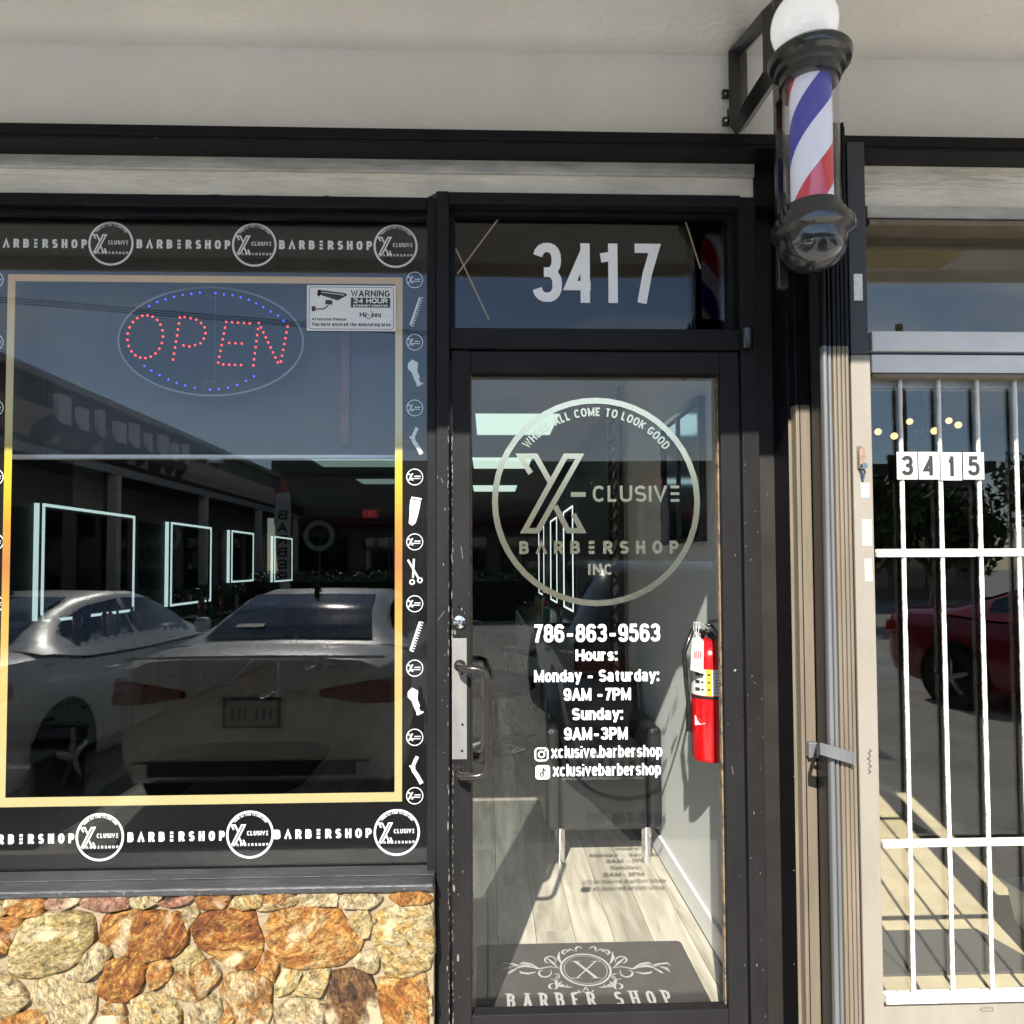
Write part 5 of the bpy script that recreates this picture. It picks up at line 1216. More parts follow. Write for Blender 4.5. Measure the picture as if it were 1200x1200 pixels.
def spiral(cx, cy, r0, a0, turns, n=16, k=.35):
    return [fp(cx+r0*(1-k*i/n*turns)*math.cos(a0+turns*2*math.pi*i/n), cy+r0*.72*(1-k*i/n*turns)*math.sin(a0+turns*2*math.pi*i/n)) for i in range(n+1)]
def both(f):
    for s in (-1, 1): f(lambda x, y, s=s: fp(528+s*x, y), s)
def scrolls(q, s):
    sp = lambda cx, cy, r, a, t: leafp([q(cx+r*(1-.55*i/18)*math.cos(a+t*i/18), cy+r*.72*(1-.55*i/18)*math.sin(a+t*i/18)) for i in range(19)], .007)
    sp(165, 180, 32, 2.6, 5.4); sp(190, 235, 36, 3.6, -5.0); sp(140, 250, 26, .6, 4.4); sp(105, 285, 24, 3.0, -4.6); sp(92, 145, 22, 3.4, 4.6); sp(35, 128, 17, 3.2, 4.2); sp(150, 300, 22, 4.2, 3.8); sp(25, 315, 16, 3.4, -3.6)
    for pts, w_ in (([(118,215),(160,208),(215,218),(270,200),(330,205),(372,225)], .007), ([(215,215),(250,196),(285,190),(300,196)], .011), ([(240,212),(280,206),(310,212),(322,226)], .011), ([(225,232),(262,240),(292,236),(300,228)], .011), ([(290,205),(330,196),(370,192),(386,204)], .010), ([(310,212),(340,232),(352,240)], .010), ([(330,206),(365,214),(382,232)], .009),
            ([(110,195),(124,170),(120,140)], .012), ([(120,240),(136,268),(128,300),(140,312)], .012), ([(100,150),(70,128),(40,140)], .008), ([(60,302),(92,300),(118,282)], .009), ([(128,212),(150,190),(182,165)], .009), ([(0,300),(14,322),(30,322)], .008)):
        leafp([q(a, b) for a, b in pts], w_)
both(scrolls)
t = MB(); p0, p1 = fp(172, 395), fp(935, 395); hz = .078; zbase = fp(500, 343)[1]-hz+.022
line_text(t, 'BARBER SHOP', p0[0], p1[0], zbase, zbase+hz, 0, .13, gap=.34, serif=True)
mb.add([(x, z, .0108-y) for x, y, z in t.v], t.f)
mb.build('printed_crest', PRN, dm_)

# wall pieces at the back of the entry
lat = thing('lattice_screen', 'tall dark carved lattice panel standing against the grey wall', 'screen', (.80, 2.55, 0))
DKW = mat('dark_carved_wood', (.03, .02, .018), .5, var=(30, .4))
ly0, ly1 = 2.28, 2.72
MB().box(.815, .845, ly0, ly0+.04, .005, 2.55).build('post', DKW, lat); MB().box(.815, .845, ly1-.04, ly1, .005, 2.55).build('post', DKW, lat)
mb = MB(); random.seed(3)
for i in range(26):
    z = .06+i*.096
    mb.tube([(.83, ly0+.04, z), (.83, ly0+.16+random.uniform(-.05, .05), z+.06), (.83, ly1-.04, z+random.uniform(.0, .11))], .011, 5)
    mb.tube([(.83, ly1-.04, z), (.83, (ly0+ly1)/2+random.uniform(-.08, .08), z+.05), (.83, ly0+.04, z+.12)], .009, 5)
mb.build('carved_lattice', DKW, lat)
pf = thing('picture_mirror', 'large dark framed mirror high on the grey wall inside the door', 'mirror', (XR-.02, .95, 1.9))
pa, pb = 1.25, .64
MB().box(XR-.016, XR-.002, pb, pa, 1.58, 2.12).build('mirror_glass', mat('blue_mirror', (.30, .42, .60), .08, metal=1), pf)
mb = MB(); mb.box(XR-.03, XR-.001, pb-.02, pb, 1.56, 2.14); mb.box(XR-.03, XR-.001, pa, pa+.02, 1.56, 2.14); mb.box(XR-.03, XR-.001, pb, pa, 1.56, 1.58); mb.box(XR-.03, XR-.001, pb, pa, 2.12, 2.14)
mb.box(XR-.026, XR-.001, .98, .99, 1.58, 2.12); mb.build('frame', BMET, pf)
cl = thing('wall_lamp', 'round beige dome lamp high on the wall, cut by the top of the door glass', 'lamp', (.80, .86, 2.3))
c = at(807, 437, .9); MB().lathe([(0, -.055), (.035, -.048), (.052, -.02), (.056, .01), (0, .012)], (c.x, .9, c.z+.02), 24).build('dome', mat('beige_dome', (.42, .36, .26), .4), cl, smooth=50)
MB().box(c.x, XR, .89, .91, c.z+.02, c.z+.04).build('arm', BMET, cl)

PANEL = mat('ceiling_diffuser', (.6, .65, .6), .5, emit=((.78, 1.0, .86), .20))
def ceiling_light(x, y, w_, l_, label):
    t = thing('ceiling_light', label, 'ceiling light', (x, y, 2.6), 'square lay-in ceiling lights')
    MB().box(x-w_/2, x+w_/2, y-l_/2, y+l_/2, 2.585, 2.5985).build('diffuser', PANEL, t)
    mb = MB()
    for a in ((x-w_/2-.02, x+w_/2+.02, y-l_/2-.02, y-l_/2-.0005), (x-w_/2-.02, x+w_/2+.02, y+l_/2+.0005, y+l_/2+.02), (x-w_/2-.02, x-w_/2-.0005, y-l_/2-.0005, y+l_/2+.0005), (x+w_/2+.0005, x+w_/2+.02, y-l_/2-.0005, y+l_/2+.0005)): mb.box(*a, 2.58, 2.5985)
    mb.build('frame', CABW, t)
for x, y, w_, l_, lb in ((.22, 3.55, .62, .9, 'ceiling light nearest the door glass, left of the emblem'), (.15, 5.75, .62, .9, 'second ceiling light behind the emblem top'), (-1.35, 5.75, 1.0, .62, 'ceiling light just below the white strip in the window'), (-1.1, 7.5, 1.2, .62, 'ceiling light behind the gold edge in the window'),
        (.1, 8.4, .62, .9, 'farthest ceiling light over the right stations'), (-2.7, 3.9, 1.1, .6, 'ceiling light over the left stations hidden above the strip')):
    ceiling_light(x, y, w_, l_, lb)
ex = thing('exit_sign', 'small red exit sign far back inside the shop', 'exit sign', tuple(at(434, 602, 10.0)))
c = at(434, 602, 10.0); MB().box(c.x-.15, c.x+.15, 9.99, 10.04, c.z-.09, c.z+.09).build('housing', BMET, ex)
mb = MB(); line_text(mb, 'EXIT', c.x-.10, c.x+.10, c.z-.05, c.z+.05, 9.988, .2); mb.build('lettering', mat('exit_red', (.5, .02, .03), .5, emit=((1, .06, .08), .2)), ex)
MB().box(c.x-.14, c.x+.14, 9.9885, 9.9899, c.z-.08, c.z+.08).build('glow_face', mat('exit_face', (.15, .02, .03), .5, emit=((1, .1, .12), .03)), ex)
c = at(374, 628, 8.5)
rg = thing('ring_lamp', 'unlit grey ring lamp on a stand at the back of the shop', 'lamp', (c.x, 8.5, 0))
rr_ = 17*10.75/860
MB().tube([(c.x+rr_*.9*math.cos(i*.2618), 8.5, c.z+rr_*.9*math.sin(i*.2618)) for i in range(24)], .035, 8, closed=True).build('ring', mat('grey_ring', (.22, .23, .25), .5, emit=((.8, .9, 1), .01)), rg, smooth=60)  # faint glow put into the ring's material, though the lamp is off
MB().tube([(c.x, 8.5, .01), (c.x, 8.5, c.z-rr_)], .012, 8).build('stand', BMET, rg)
mb = MB()
for k in range(3): mb.tube([(c.x, 8.5, .35), (c.x+.35*math.cos(k*2.094), 8.5+.35*math.sin(k*2.094), .012)], .01, 6)
mb.build('tripod', BMET, rg)
pt = thing('wall_poster', 'small pale notice sheet on the wall above the first lit mirror', 'poster', tuple(at(114, 574, 4.4)))
MB().box(XL+.001, XL+.006, 4.25, 4.75, 1.99, 2.42).build('sheet', mat('notice_sheet', (.28, .27, .25), .8, var=(30, .2)), pt)

# ------------------------------------------------------------------ inside the neighbour's unit
NF = mat('tan_tile_floor', (.56, .47, .31), .7, var=(5, .15), spots=[(14, .7, (.30, .25, .17))])
struct('neighbour_floor', MB().box(1.022, 6, .0505, 8, -.05, .0), NF)
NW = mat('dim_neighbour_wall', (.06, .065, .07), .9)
struct('neighbour_ceiling', MB().box(1.022, 6, .2, 8, 2.72, 2.78), mat('neighbour_ceiling_paint', (.30, .30, .28), .9))
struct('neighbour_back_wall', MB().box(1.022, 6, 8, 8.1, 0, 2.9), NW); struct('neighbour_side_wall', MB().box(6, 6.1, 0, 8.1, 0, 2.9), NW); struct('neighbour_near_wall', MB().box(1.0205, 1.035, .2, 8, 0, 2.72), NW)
def fpt(px, py, z=0.):
    d = _F + _R*((px-600)/FPX) + _U*((PY0-py)/FPX); t = -(EYE.z-z)/d.z; return EYE+d*t
a, b = fpt(1030, 1091, .008), fpt(1130, 1140, .008)
gm = MB().prism([(fpt(1030, 1093).x-.3, b.y), (fpt(1190, 1133).x+.1, b.y), (fpt(1140, 1088).x, a.y), (fpt(1030, 1093).x-.3, a.y)], .0005, .010, 'z').build('floor_mat', mat('grey_floor_mat', (.085, .08, .075), .95, bump=(300, .6))); tag(gm, 'dark grey floor mat just inside the barred door', 'mat')
bn_ = thing('plastic_bin', 'white plastic bin standing on the tan floor at the right edge', 'bin', tuple(fpt(1205, 1092)))
c = fpt(1224, 1094); WPL = mat('white_bin_plastic', (.62, .63, .63), .4)
MB().loft([[(c.x-w_, c.y-w_, z), (c.x+w_, c.y-w_, z), (c.x+w_, c.y+w_, z), (c.x-w_, c.y+w_, z)] for z, w_ in ((.002, .07), (.16, .09))]).build('body', WPL, bn_, bevel=.01); MB().box(c.x-.105, c.x+.105, c.y-.105, c.y+.105, .161, .178).build('rim', WPL, bn_, bevel=.005)
# chandelier with globe bulbs
c = at(1080, 503, 2.6)
ch = thing('chandelier', 'chandelier of warm round bulbs behind the barred door', 'chandelier', (c.x, 2.6, c.z))
BULB = mat('warm_bulb', (.8, .6, .4), .4, emit=((1, .66, .30), .42))
for px, py, yy in ((1029, 506, 2.6), (1048, 511, 2.45), (1066, 494, 2.9), (1095, 505, 2.4), (1112, 493, 2.9), (1123, 498, 2.6)):
    p = at(px, py, yy); MB().lathe([(.023*math.sin(R(k)), -.023*math.cos(R(k))) for k in range(0, 181, 20)], tuple(p), 14).build('bulb', BULB, ch, smooth=80)
    MB().tube([(p.x, p.y, p.z-.022), (p.x, p.y, p.z-.06), ((p.x+c.x)/2, (yy+2.6)/2, p.z-.10), (c.x, 2.6, c.z-.04)], .004, 6).build('arm', mat('chandelier_metal', (.20, .20, .22), .3, metal=.8), ch, smooth=60)
MB().tube([(c.x, 2.6, c.z-.08), (c.x, 2.6, 2.72)], .006, 6).build('stem', BMET, ch)
mb = MB(); random.seed(5)
for i in range(26): mb.lathe([(0, -.008), (.006, 0), (0, .008)], (c.x+random.uniform(-.07, .07), 2.6+random.uniform(-.07, .07), c.z-.08+random.uniform(-.05, .06)), 5)
mb.build('crystal_drops', G_CLR, ch, kind='stuff')
p, q = at(1090, 484, 3.6), at(1290, 445, 3.6)
tl = thing('tube_light', 'long unlit ceiling tube fixture inside the neighbouring unit', 'ceiling light', tuple((p+q)/2))
MB().add([(p.x, 3.5, p.z), (q.x, 3.1, q.z), (q.x, 3.3, q.z), (p.x, 3.7, p.z), (p.x, 3.5, p.z+.07), (q.x, 3.1, q.z+.07), (q.x, 3.3, q.z+.07), (p.x, 3.7, p.z+.07)], [(0,3,2,1),(4,5,6,7),(0,1,5,4),(1,2,6,5),(2,3,7,6),(3,0,4,7)]).build('housing', mat('tube_housing', (.55, .52, .46), .5), tl, bevel=.01)
MB().tube([(q.x-.05, 3.2, q.z+.06), (q.x-.05, 3.2, 2.72)], .005, 5).build('hanger', BMET, tl)

# ------------------------------------------------------------------ what stands in the parking lot (seen mirrored in the glass)
GLS = mat('car_glass', (.012, .015, .018), .04, spec=.9, coat=1)
TYRE = mat('tyre_rubber', (.018, .018, .018), .85); RIM = mat('alloy_rim', (.35, .36, .38), .3, metal=.9); TRIM = mat('black_car_trim', (.012, .012, .012), .45)
TLR = mat('tail_lamp_red', (.26, .008, .012), .12, coat=1); LAMP = mat('clear_lamp', (.5, .5, .5), .1, coat=1); ARCH = mat('wheel_well', (.004, .004, .004), .95)
def interp(tab, y):
    for i in range(len(tab)-1):
        if tab[i][0] <= y <= tab[i+1][0]:
            t = (y-tab[i][0])/(tab[i+1][0]-tab[i][0]); t = t*t*(3-2*t)*.35+t*.65
            return tab[i][1]+(tab[i+1][1]-tab[i][1])*t
    return tab[-1][1] if y > tab[-1][0] else tab[0][1]
def make_car(label, cat, paint, loc, rz, suv=False, plate=None, sticker_=False):
    t = thing('parked_'+cat, label, cat, (0, 0, 0))
    Lc = 4.65
    if not suv:
        top = [(0,.96),(.05,1.05),(.25,1.075),(.75,1.075),(1.3,1.0),(2.2,.97),(3.1,.97),(3.55,.97),(4.1,.88),(4.4,.79),(4.58,.68),(4.65,.55)]
        rf = [(.72,1.07),(1.05,1.20),(1.35,1.305),(1.7,1.385),(2.2,1.42),(2.7,1.405),(3.0,1.32),(3.35,1.16),(3.78,.97)]
    else:
        top = [(0,1.02),(.05,1.08),(.3,1.10),(.8,1.09),(1.3,1.08),(2.2,1.06),(3.1,1.05),(3.5,1.07),(4.1,1.02),(4.4,.95),(4.58,.84),(4.65,.7)]
        rf = [(.10,1.09),(.28,1.34),(.5,1.56),(.9,1.65),(1.6,1.68),(2.4,1.68),(2.8,1.60),(3.15,1.40),(3.62,1.08)]
    wd = [(0,.72),(.05,.80),(.18,.87),(.4,.90),(.8,.915),(3.6,.915),(4.1,.89),(4.4,.82),(4.58,.70),(4.65,.52)]
    bt = [(0,.42),(.05,.33),(.2,.27),(.5,.22),(4.1,.20),(4.5,.24),(4.65,.34)]
    ys_ = [0,.02,.05,.1,.18,.3,.45,.6,.8,1.05,1.3,1.6,2,2.4,2.8,3.2,3.5,3.8,4.1,4.3,4.45,4.55,4.61,4.65]
    secs = []
    for y in ys_:
        w_, z, b = interp(wd, y), interp(top, y), interp(bt, y); h = z-b
        half = [(0, z+.012), (w_*.5, z+.006), (w_*.8, z-.012), (w_*.93, z-.055), (w_*.985, z-.15), (w_, z-.15-(h-.15)*.25), (w_*.995, z-.15-(h-.15)*.5), (w_*.975, b+.12), (w_*.90, b), (0, b)]
        secs.append([(x, y, z_) for x, z_ in half]+[(-x, y, z_) for x, z_ in half[-2:0:-1]])
    MB().loft(secs).build('body', paint, t, smooth=38)
    def cab(y):
        z = interp(rf, y); zb = interp(top, y)+.0; f = min(1, max(0, (z-zb)/.34)); wr = .70-.13*f; return z, zb-.03, wr, .86
    gy = [rf[0][0]+(rf[-1][0]-rf[0][0])*i/22 for i in range(23)]; secs = []
    for y in gy:
        z, zb, wr, wb = cab(y); z = max(z, zb+.03)
        secs.append([(-wb, y, zb), (-wr-(wb-wr)*.45, y, zb+(z-zb)*.5), (-wr, y, z-.045*min(1, (z-zb)/.2)), (-wr*.85, y, z-.010), (0, y, z), (wr*.85, y, z-.010), (wr, y, z-.045*min(1, (z-zb)/.2)), (wr+(wb-wr)*.45, y, zb+(z-zb)*.5), (wb, y, zb)])
    MB().loft(secs, close=False, caps=False).build('cabin', paint, t, smooth=45)
    def strip(y0, y1, n, ff):
        mb = MB(); b = 0
        for i in range(n+1):
            y = y0+(y1-y0)*i/n; z, zb, wr, wb = cab(y); x = wr*.86*ff; mb.v += [(-x, y, z-.010+.016), (-x*.5, y, z+.010), (0, y, z+.013), (x*.5, y, z+.010), (x, y, z-.010+.016)]
        for i in range(n):
            for j in range(4): mb.f.append((i*5+j, i*5+j+1, i*5+j+6, i*5+j+5))
        return mb
    r0 = (.80, 1.66) if not suv else (.16, .50); w0 = (2.82, 3.68) if not suv else (2.72, 3.52)
    strip(*r0, 8, 1).build('rear_window', GLS, t, smooth=60); strip(*w0, 8, 1).build('windscreen', GLS, t, smooth=60)
    for s in (-1, 1):
        for y0, y1 in ((1.22 if not suv else .75, 2.15), (2.22, 3.25)):
            mb = MB(); n = 8
            for i in range(n+1):
                y = y0+(y1-y0)*i/n; z, zb, wr, wb = cab(y); lo, hi = zb+.055, z-.065
                if hi < lo+.01: hi = lo+.01
                q = lambda zz_: wr+(wb-wr)*(1-(zz_-zb)/(z-zb))*.92+.010
                mb.v += [(s*q(lo), y, lo), (s*q((lo+hi)/2), y, (lo+hi)/2), (s*q(hi), y, hi)]
            for i in range(n):
                for j in range(2): mb.f.append((i*3+j, i*3+j+1, i*3+j+4, i*3+j+3))
            mb.build('side_window', GLS, t, smooth=60)
        MB().box(s*.93, s*1.06, 3.02, 3.14, .98+.08*suv, 1.12+.08*suv).build('door_mirror', paint, t, bevel=.03, seg=3)
        for y0, y1 in ((1.45, 1.60), (2.55, 2.70)): MB().box(s*.915, s*.935, y0, y1, .84, .865).build('door_handle', paint, t, bevel=.006)
        lm_ = MB(); zt0 = .80 if not suv else .86
        lm_.loft([[(s*.40, -.014, zt0+.03), (s*.40, .05, zt0+.03), (s*.40, .05, zt0+.075), (s*.40, -.008, zt0+.075)], [(s*.66, -.014, zt0-.01), (s*.66, .09, zt0-.01), (s*.66, .10, zt0+.12), (s*.66, -.004, zt0+.12)],
                  [(s*.835, .015, zt0-.015), (s*.78, .15, zt0-.015), (s*.78, .17, zt0+.13), (s*.825, .03, zt0+.13)], [(s*.90, .12, zt0), (s*.82, .2, zt0), (s*.82, .2, zt0+.13), (s*.885, .13, zt0+.13)], [(s*.922, .34, zt0+.03), (s*.87, .36, zt0+.03), (s*.86, .38, zt0+.12), (s*.915, .35, zt0+.12)]])
        lm_.build('tail_lamp', TLR, t, bevel=.008)
        MB().loft([[(s*.45, 4.60, .62), (s*.45, 4.50, .62), (s*.45, 4.50, .68), (s*.45, 4.575, .68)], [(s*.80, 4.42, .62), (s*.78, 4.30, .62), (s*.78, 4.28, .76), (s*.80, 4.38, .74)]]).build('headlamp', LAMP, t, bevel=.01)
        for y in (.92, 3.72):
            r = .33 if not suv else .36
            MB().lathe([(0, 0), (r+.055, 0), (r+.055, .012), (0, .012)], (s*.905 if s > 0 else -.917, y, r+.02), 32, 'x').build('wheel_well', ARCH, t)
            wh = MB().lathe([(r*.62, -.11), (r*.92, -.105), (r, -.07), (r, .07), (r*.92, .105), (r*.62, .11), (r*.62, -.11)], (s*.84, y, r), 32, 'x').build('wheel', TYRE, t, smooth=50)
            mb = MB(); xo_ = s*.945
            mb.tube([(xo_-s*.01, y+r*.60*math.cos(k*.2618), r+r*.60*math.sin(k*.2618)) for k in range(24)], .016, 6, closed=True)
            for k in range(5):
                a = k*1.2566+.3; mb.tube([(xo_, y, r), (xo_-s*.005, y+r*.6*math.cos(a), r+r*.6*math.sin(a))], [.035, .022], 6)
            mb.lathe([(0, -.02), (.05, -.02), (.05, .02), (0, .02)], (xo_, y, r), 16, 'x'); mb.build('rim', RIM, wh, smooth=40)
    MB().box(-.62, .62, -.012, .06, .36, .44).build('lower_bumper', TRIM, t, bevel=.01); MB().box(-.70, .70, -.012, .10, .44, .452).build('bumper_crease', TRIM, t)
    MB().box(-.5, .5, 4.60, 4.665, .42, .56).build('front_grille', TRIM, t, bevel=.01)
    MB().tube([(-.78, .075, 1.058), (-.4, .035, 1.066), (0, .025, 1.07), (.4, .035, 1.066), (.78, .075, 1.058)], .010, 6).build('boot_lip', paint, t, smooth=60)
    mb = MB(); mb.ribbon([(-.045, .895), (-.045, .965)], .010, -.004); mb.ribbon([(.045, .895), (.045, .965)], .010, -.004); mb.ribbon([(-.045, .928), (.045, .928)], .010, -.0045)
    if not suv: mb.ribbon(rrect(-.062, .062, .885, .975, .015), .008, -.005, True)
    mb.build('badge', CHR, t)
    zp = .74
    MB().box(-.17, .17, -.018, .0, zp-.09, zp+.09).build('plate_holder', TRIM, t)
    pl = MB().box(-.152, .152, -.022, -.0185, zp-.076, zp+.076).build('number_plate', mat('plate_white', (.45, .46, .42), .5), t)
    mb = MB(); line_text(mb, plate or 'AAE A08', -.125, .125, zp-.045, zp+.035, -.0228, .16, gap=.2); mb.build('plate_lettering', mat('plate_green', (.03, .08, .05), .5), pl)
    if not suv:
        MB().prism([(1.62, 1.385), (1.78, 1.40), (1.70, 1.455), (1.66, 1.46)], -.018, .018, 'x').build('roof_fin', TRIM, t, bevel=.006)
    if sticker_: 
        z = cab(.92)[0]; MB().face([(.22, .93, cab(.93)[0]+.022), (.42, .93, cab(.93)[0]+.018), (.42, .98, cab(.98)[0]+.018), (.22, .98, cab(.98)[0]+.022)]).build('window_sticker', mat('faded_sticker', (.6, .6, .6)), t)
    t.location = loc; t.rotation_euler = (0, 0, rz)
    return t
SILP = mat('silver_car_paint', (.78, .79, .79), .35, metal=.0, coat=.5); WHP = mat('white_car_paint', (.80, .82, .83), .35, coat=.5); REDP = mat('red_car_paint', (.24, .008, .022), .25, coat=.9, spots=[(55, .66, (.34, .12, .10))]); DKP = mat('dark_grey_car_paint', (.022, .025, .032), .22, coat=.9)
make_car('silver sedan mirrored in the window with its boot towards the shop', 'sedan', SILP, (-1.42, -2.24, -.15), R(180), plate='BOA 3FA', sticker_=True)
make_car('white sedan mirrored at the left edge of the window', 'coupe', WHP, (-3.78, -1.95, -.15), R(180))
make_car('dark grey SUV mirrored in the door glass', 'SUV', DKP, (1.45, -2.95, -.15), R(180), suv=True)
make_car('dusty red hatchback mirrored side on in the barred door', 'hatchback', REDP, (5.70, -7.14, -.15), R(-25))
FABR = mat('banner_fabric', (.55, .54, .52), .9); 
def flag(x, y, h, label):
    t = thing('feather_flag', label, 'banner', (x, y, -.15), 'feather flags in the parking lot')
    pr = [(0, .9), (.02, 1.3), (0, h*.75), (.03, h*.9), (.16, h), (.30, h*.985), (.40, h*.9), (.44, h*.75), (.40, h*.5), (.28, .95), (.12, .8)]
    pr = [(-a*1.0, b) for a, b in pr]
    MB().prism([(x+a, -.15+b) for a, b in pr], y-.002, y+.002).build('fabric', FABR, t)
    MB().prism([(x+a, -.15+b) for a, b in pr if b > h*.87], y-.0035, y+.0035).build('red_tip', mat('banner_red', (.35, .04, .04), .9), t)
    MB().tube([(x+.03, y, -.15), (x+.03, y, h*.75-.15), (x, y, h*.92-.15), (x-.14, y, h-.14)], .014, 6).build('pole', BMET, t)
    MB().lathe([(0, 0), (.22, 0), (.22, .03), (.03, .05), (0, .05)], (x+.03, y, -.15), 16).build('base', BMET, t)
    mb = MB(); s = 'BARBER'; lh = (h*.72-1.0)/6.2
    for i, c_ in enumerate(s):
        zc_ = -.15+h*.80-(i+1)*lh*1.1
        # the far side of the cloth is the printed one: letters read correctly from behind
        tmp = MB(); write(tmp, c_, lambda u, v: (u, v), 0, lh*.85, .22, width=.26, cond=1)
        mb.add([(x-.10-px_, y+.0045+abs(py_), zc_+pz_) for px_, py_, pz_ in tmp.v], tmp.f)
    mb.build('lettering', DARKINK, t)
    return t
p = at(343, 600, 2.25+15.5)
flag((343-572)*20/860, -(20-2.25), 4.0, 'white feather flag reading BARBER mirrored in the window')
flag((765-572)*10/860+.25, -(10-2.25), 3.0, 'white feather flag reading BARBER mirrored in the door')

# hedge: leaf faces through a box volume
LEAF = mat('hedge_leaf', (.055, .10, .022), .6, rnd=0, var=(3, .4))
def hedge(x0, x1, y0, y1, h, n, label):
    mb = MB(); random.seed(int(abs(x0)*10))
    for i in range(n):
        x, y = random.uniform(x0, x1), random.uniform(y0, y1); z = -.15+h*random.random()**.45*random.uniform(.9, 1.04)
        c = Vector((x, y, z)); a = Vector((random.uniform(-1, 1), random.uniform(-1, 1), random.uniform(-.6, 1))).normalized(); b = a.cross(Vector((random.random(), random.random(), random.random()))).normalized(); s_ = random.uniform(.035, .075)
        mb.face([tuple(c-a*s_), tuple(c+b*s_*.5), tuple(c+a*s_), tuple(c-b*s_*.5)])
    t = thing('hedge', label, 'hedge', ((x0+x1)/2, (y0+y1)/2, -.15))
    mb.build('leaves', LEAF, t, kind='stuff')
    MB().box(x0+.1, x1-.1, y0+.12, y1-.12, -.15, h*.8-.15).build('inner_mass', mat('hedge_inside', (.012, .018, .008), .95), t)
hedge(-7.0, 3.0, -20.2, -19.0, 1.45, 9000, 'clipped green hedge across the back of the parking lot')
hedge(-7.8, -6.9, -19.5, -10.5, 1.1, 4000, 'low green hedge along the brown roofed wing')
# wing of the mall on the left, brown mansard
XWg = -8.0
wg = thing('brown_roofed_wing', 'low mall wing with brown shingled mansard and white sign letters', 'building', (XWg-2, -19, -.15))
MB().box(XWg-6, XWg-1.6, -30, -8, -.15, 3.6).build('wall', mat('wing_wall', (.30, .27, .22), .9, var=(2, .1)), wg)
MB().prism([(XWg, 3.55), (XWg, 3.75), (XWg-.9, 5.2), (XWg-6, 5.2), (XWg-6, 3.55)], -30, -8).build('mansard_roof', mat('brown_shingles', (.075, .05, .04), .9, var=(5, .3), bump=(40, .5)), wg)
MB().box(XWg-.95, XWg-.75, -30.05, -7.95, 5.201, 5.34).build('ridge_flashing', mat('pale_flashing', (.45, .44, .42), .5), wg)
MB().box(XWg-.06, XWg+.03, -30.05, -7.95, 3.45, 3.62).build('eave_fascia', mat('pale_flashing', (.45, .44, .42)), wg)
for i in range(7):
    y = -9.2-i*3; MB().box(XWg-1.59, XWg-1.55, y-2.3, y, .5, 2.7).build('shop_window', GLS, wg)
for i in range(5): MB().box(XWg-.2, XWg, -9-i*5, -8.8-i*5, -.15, 3.449).build('porch_post', PLAS, wg)
for i in range(9):
    y = -12.2-i*.75; MB().box(XWg-.45, XWg-.33, y-.42+.1*(i % 3), y, 4.0, 4.85-.1*(i % 2)).build('sign_letter', mat('sign_letter_white', (.8, .8, .8), .5), wg)
# building across the lot
ob = thing('building_across', 'low beige strip of shops across the parking lot under a flat roof', 'building', (2, -30, -.15))
MB().box(-9, 22, -36, -30, -.15, 5.4).build('wall', mat('beige_shop_wall', (.22, .20, .17), .9, var=(.6, .15)), ob)
MB().box(-9.1, 22.1, -36.1, -28.8, 5.401, 5.9).build('flat_roof', mat('dark_roof_edge', (.05, .05, .05), .8), ob)
MB().box(-9, 22, -30, -28.9, 3.2, 3.5).build('awning', mat('dull_red_awning', (.14, .03, .03), .8), ob)
for i in range(10):
    f_ = MB().box(-8.5+i*3, -6.1+i*3, -29.995, -29.95, .3, 2.7).build('shop_window', GLS, ob); MB().box(-7.34+i*3, -7.28+i*3, -29.949, -29.9, .3, 2.7).build('mullion', ALU, f_)
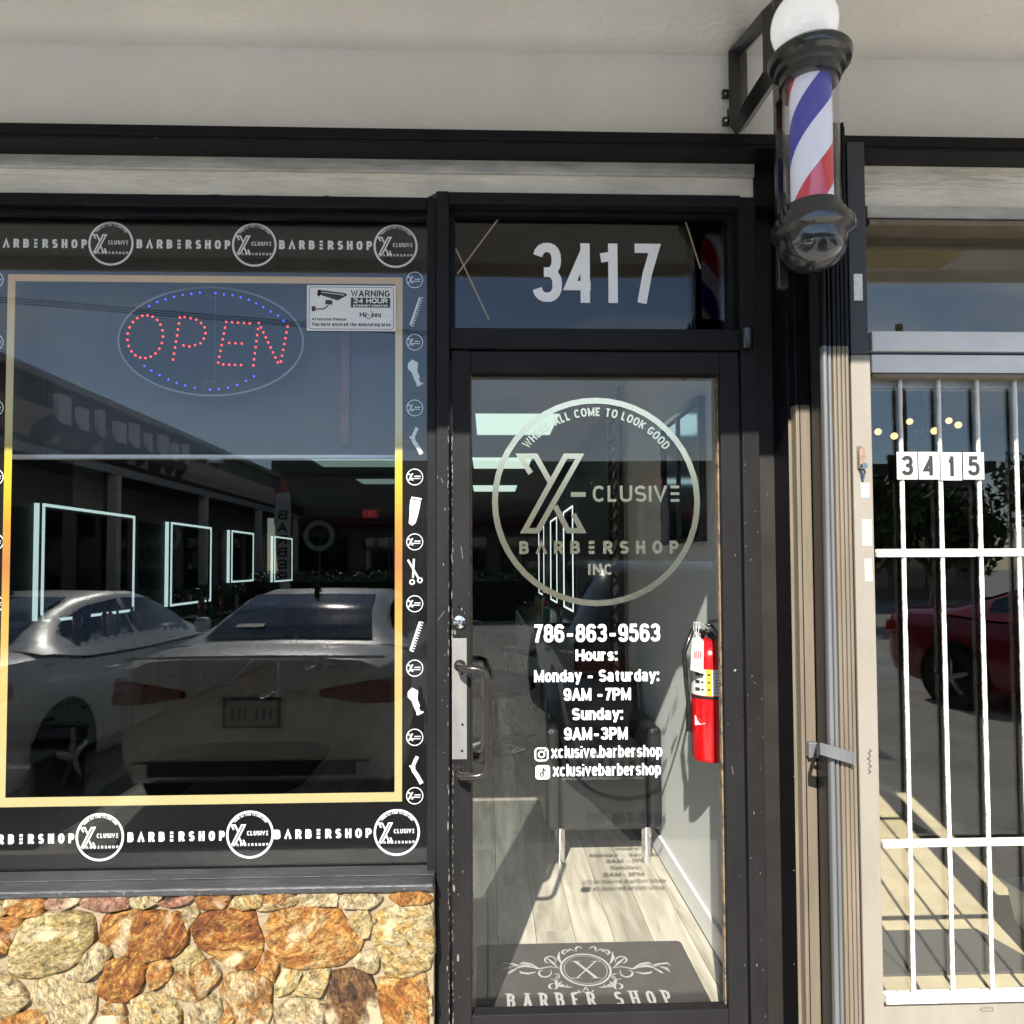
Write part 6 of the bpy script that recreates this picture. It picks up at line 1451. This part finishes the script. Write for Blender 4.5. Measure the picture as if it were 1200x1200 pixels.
# trees
TLF = [mat('tree_leaf_%s' % k, c, .6, var=(2, .4)) for k, c in (('dark', (.045, .075, .022)), ('mid', (.06, .10, .03)), ('olive', (.08, .10, .035)))]
BARK = mat('tree_bark', (.10, .075, .055), .9, bump=(20, .6))
def tree(x, y, h, w_, seed, label, k=0):
    random.seed(seed); t = thing('tree', label, 'tree', (x, y, -.15), 'trees beyond the parking lot'); th = h*.4
    MB().tube([(x, y, -.15), (x+.1, y, th*.5), (x-.05, y+.1, th), (x+.1, y, h*.75)], [.22, .17, .13, .05], 8).build('trunk', BARK, t, smooth=60)
    lb = MB(); cl_ = []
    for i in range(9):
        a = i*.7+random.random(); p = (x+w_*.5*math.cos(a)*random.uniform(.5, 1), y+w_*.5*math.sin(a)*random.uniform(.5, 1), h*random.uniform(.5, .95)); lb.tube([(x, y, th*random.uniform(.7, 1)), ((x+p[0])/2, (y+p[1])/2, (th+p[2])/2+.2), p], [.09, .06, .02], 5); cl_.append(p)
    cl_.append((x, y, h*.9))
    lb.build('limbs', BARK, t)
    mb = MB()
    for p in cl_:
        for i in range(330):
            d = Vector((random.gauss(0, 1), random.gauss(0, 1), random.gauss(0, .7))); d = d.normalized()*random.random()**.4*w_*.27; c = Vector(p)+d
            a = Vector((random.uniform(-1, 1), random.uniform(-1, 1), random.uniform(-1, 1))).normalized(); b = a.cross(Vector((random.random(), .3, random.random()))).normalized(); s_ = random.uniform(.09, .2)
            mb.face([tuple(c-a*s_), tuple(c+b*s_*.5), tuple(c+a*s_), tuple(c-b*s_*.5)])
    mb.build('crown', TLF[k % 3], t, kind='stuff')
for i, (x, y, h, w_, lb) in enumerate(((9.5, -17, 3.7, 3.2, 'dark leafy tree mirrored at the left of the barred door'), (13.2, -19, 3.3, 3, 'low round tree mirrored behind the 3415 plates'), (16.5, -17, 4.2, 4, 'tall dark tree mirrored between the middle bars'), (21, -19, 4.0, 4, 'broad tree at the right end of the parking lot'), (27, -24, 5, 5, 'tall tree far right beyond the lot'), (5.8, -27, 4.4, 3.5, 'small tree in front of the beige shops'))):
    tree(x, y, h, w_, 20+i, lb, i)
# overhead lines
up = thing('utility_pole', 'wooden utility pole carrying overhead lines beyond the lot', 'utility pole', (14, -22, -.15))
MB().tube([(14, -22, -.15), (14, -22, 9.6)], .13, 8).build('pole', BARK, up, smooth=60); MB().box(13, 15, -22.06, -21.94, 9.1, 9.22).build('crossarm', BARK, up)
mb = MB()
for dx in (-.9, 0, .9): mb.tube([(14+dx-30*math.cos(.2)+60*math.cos(.2)*i/12, -22+3-6*i/12, 9.25-.9*math.sin(math.pi*i/12)) for i in range(13)], .012, 4)
mb.build('cables', TRIM, up)
for o in list(bpy.data.objects):
    if o.parent is None and o.type == 'EMPTY' and 'category' in o: o['kind'] = 'thing'
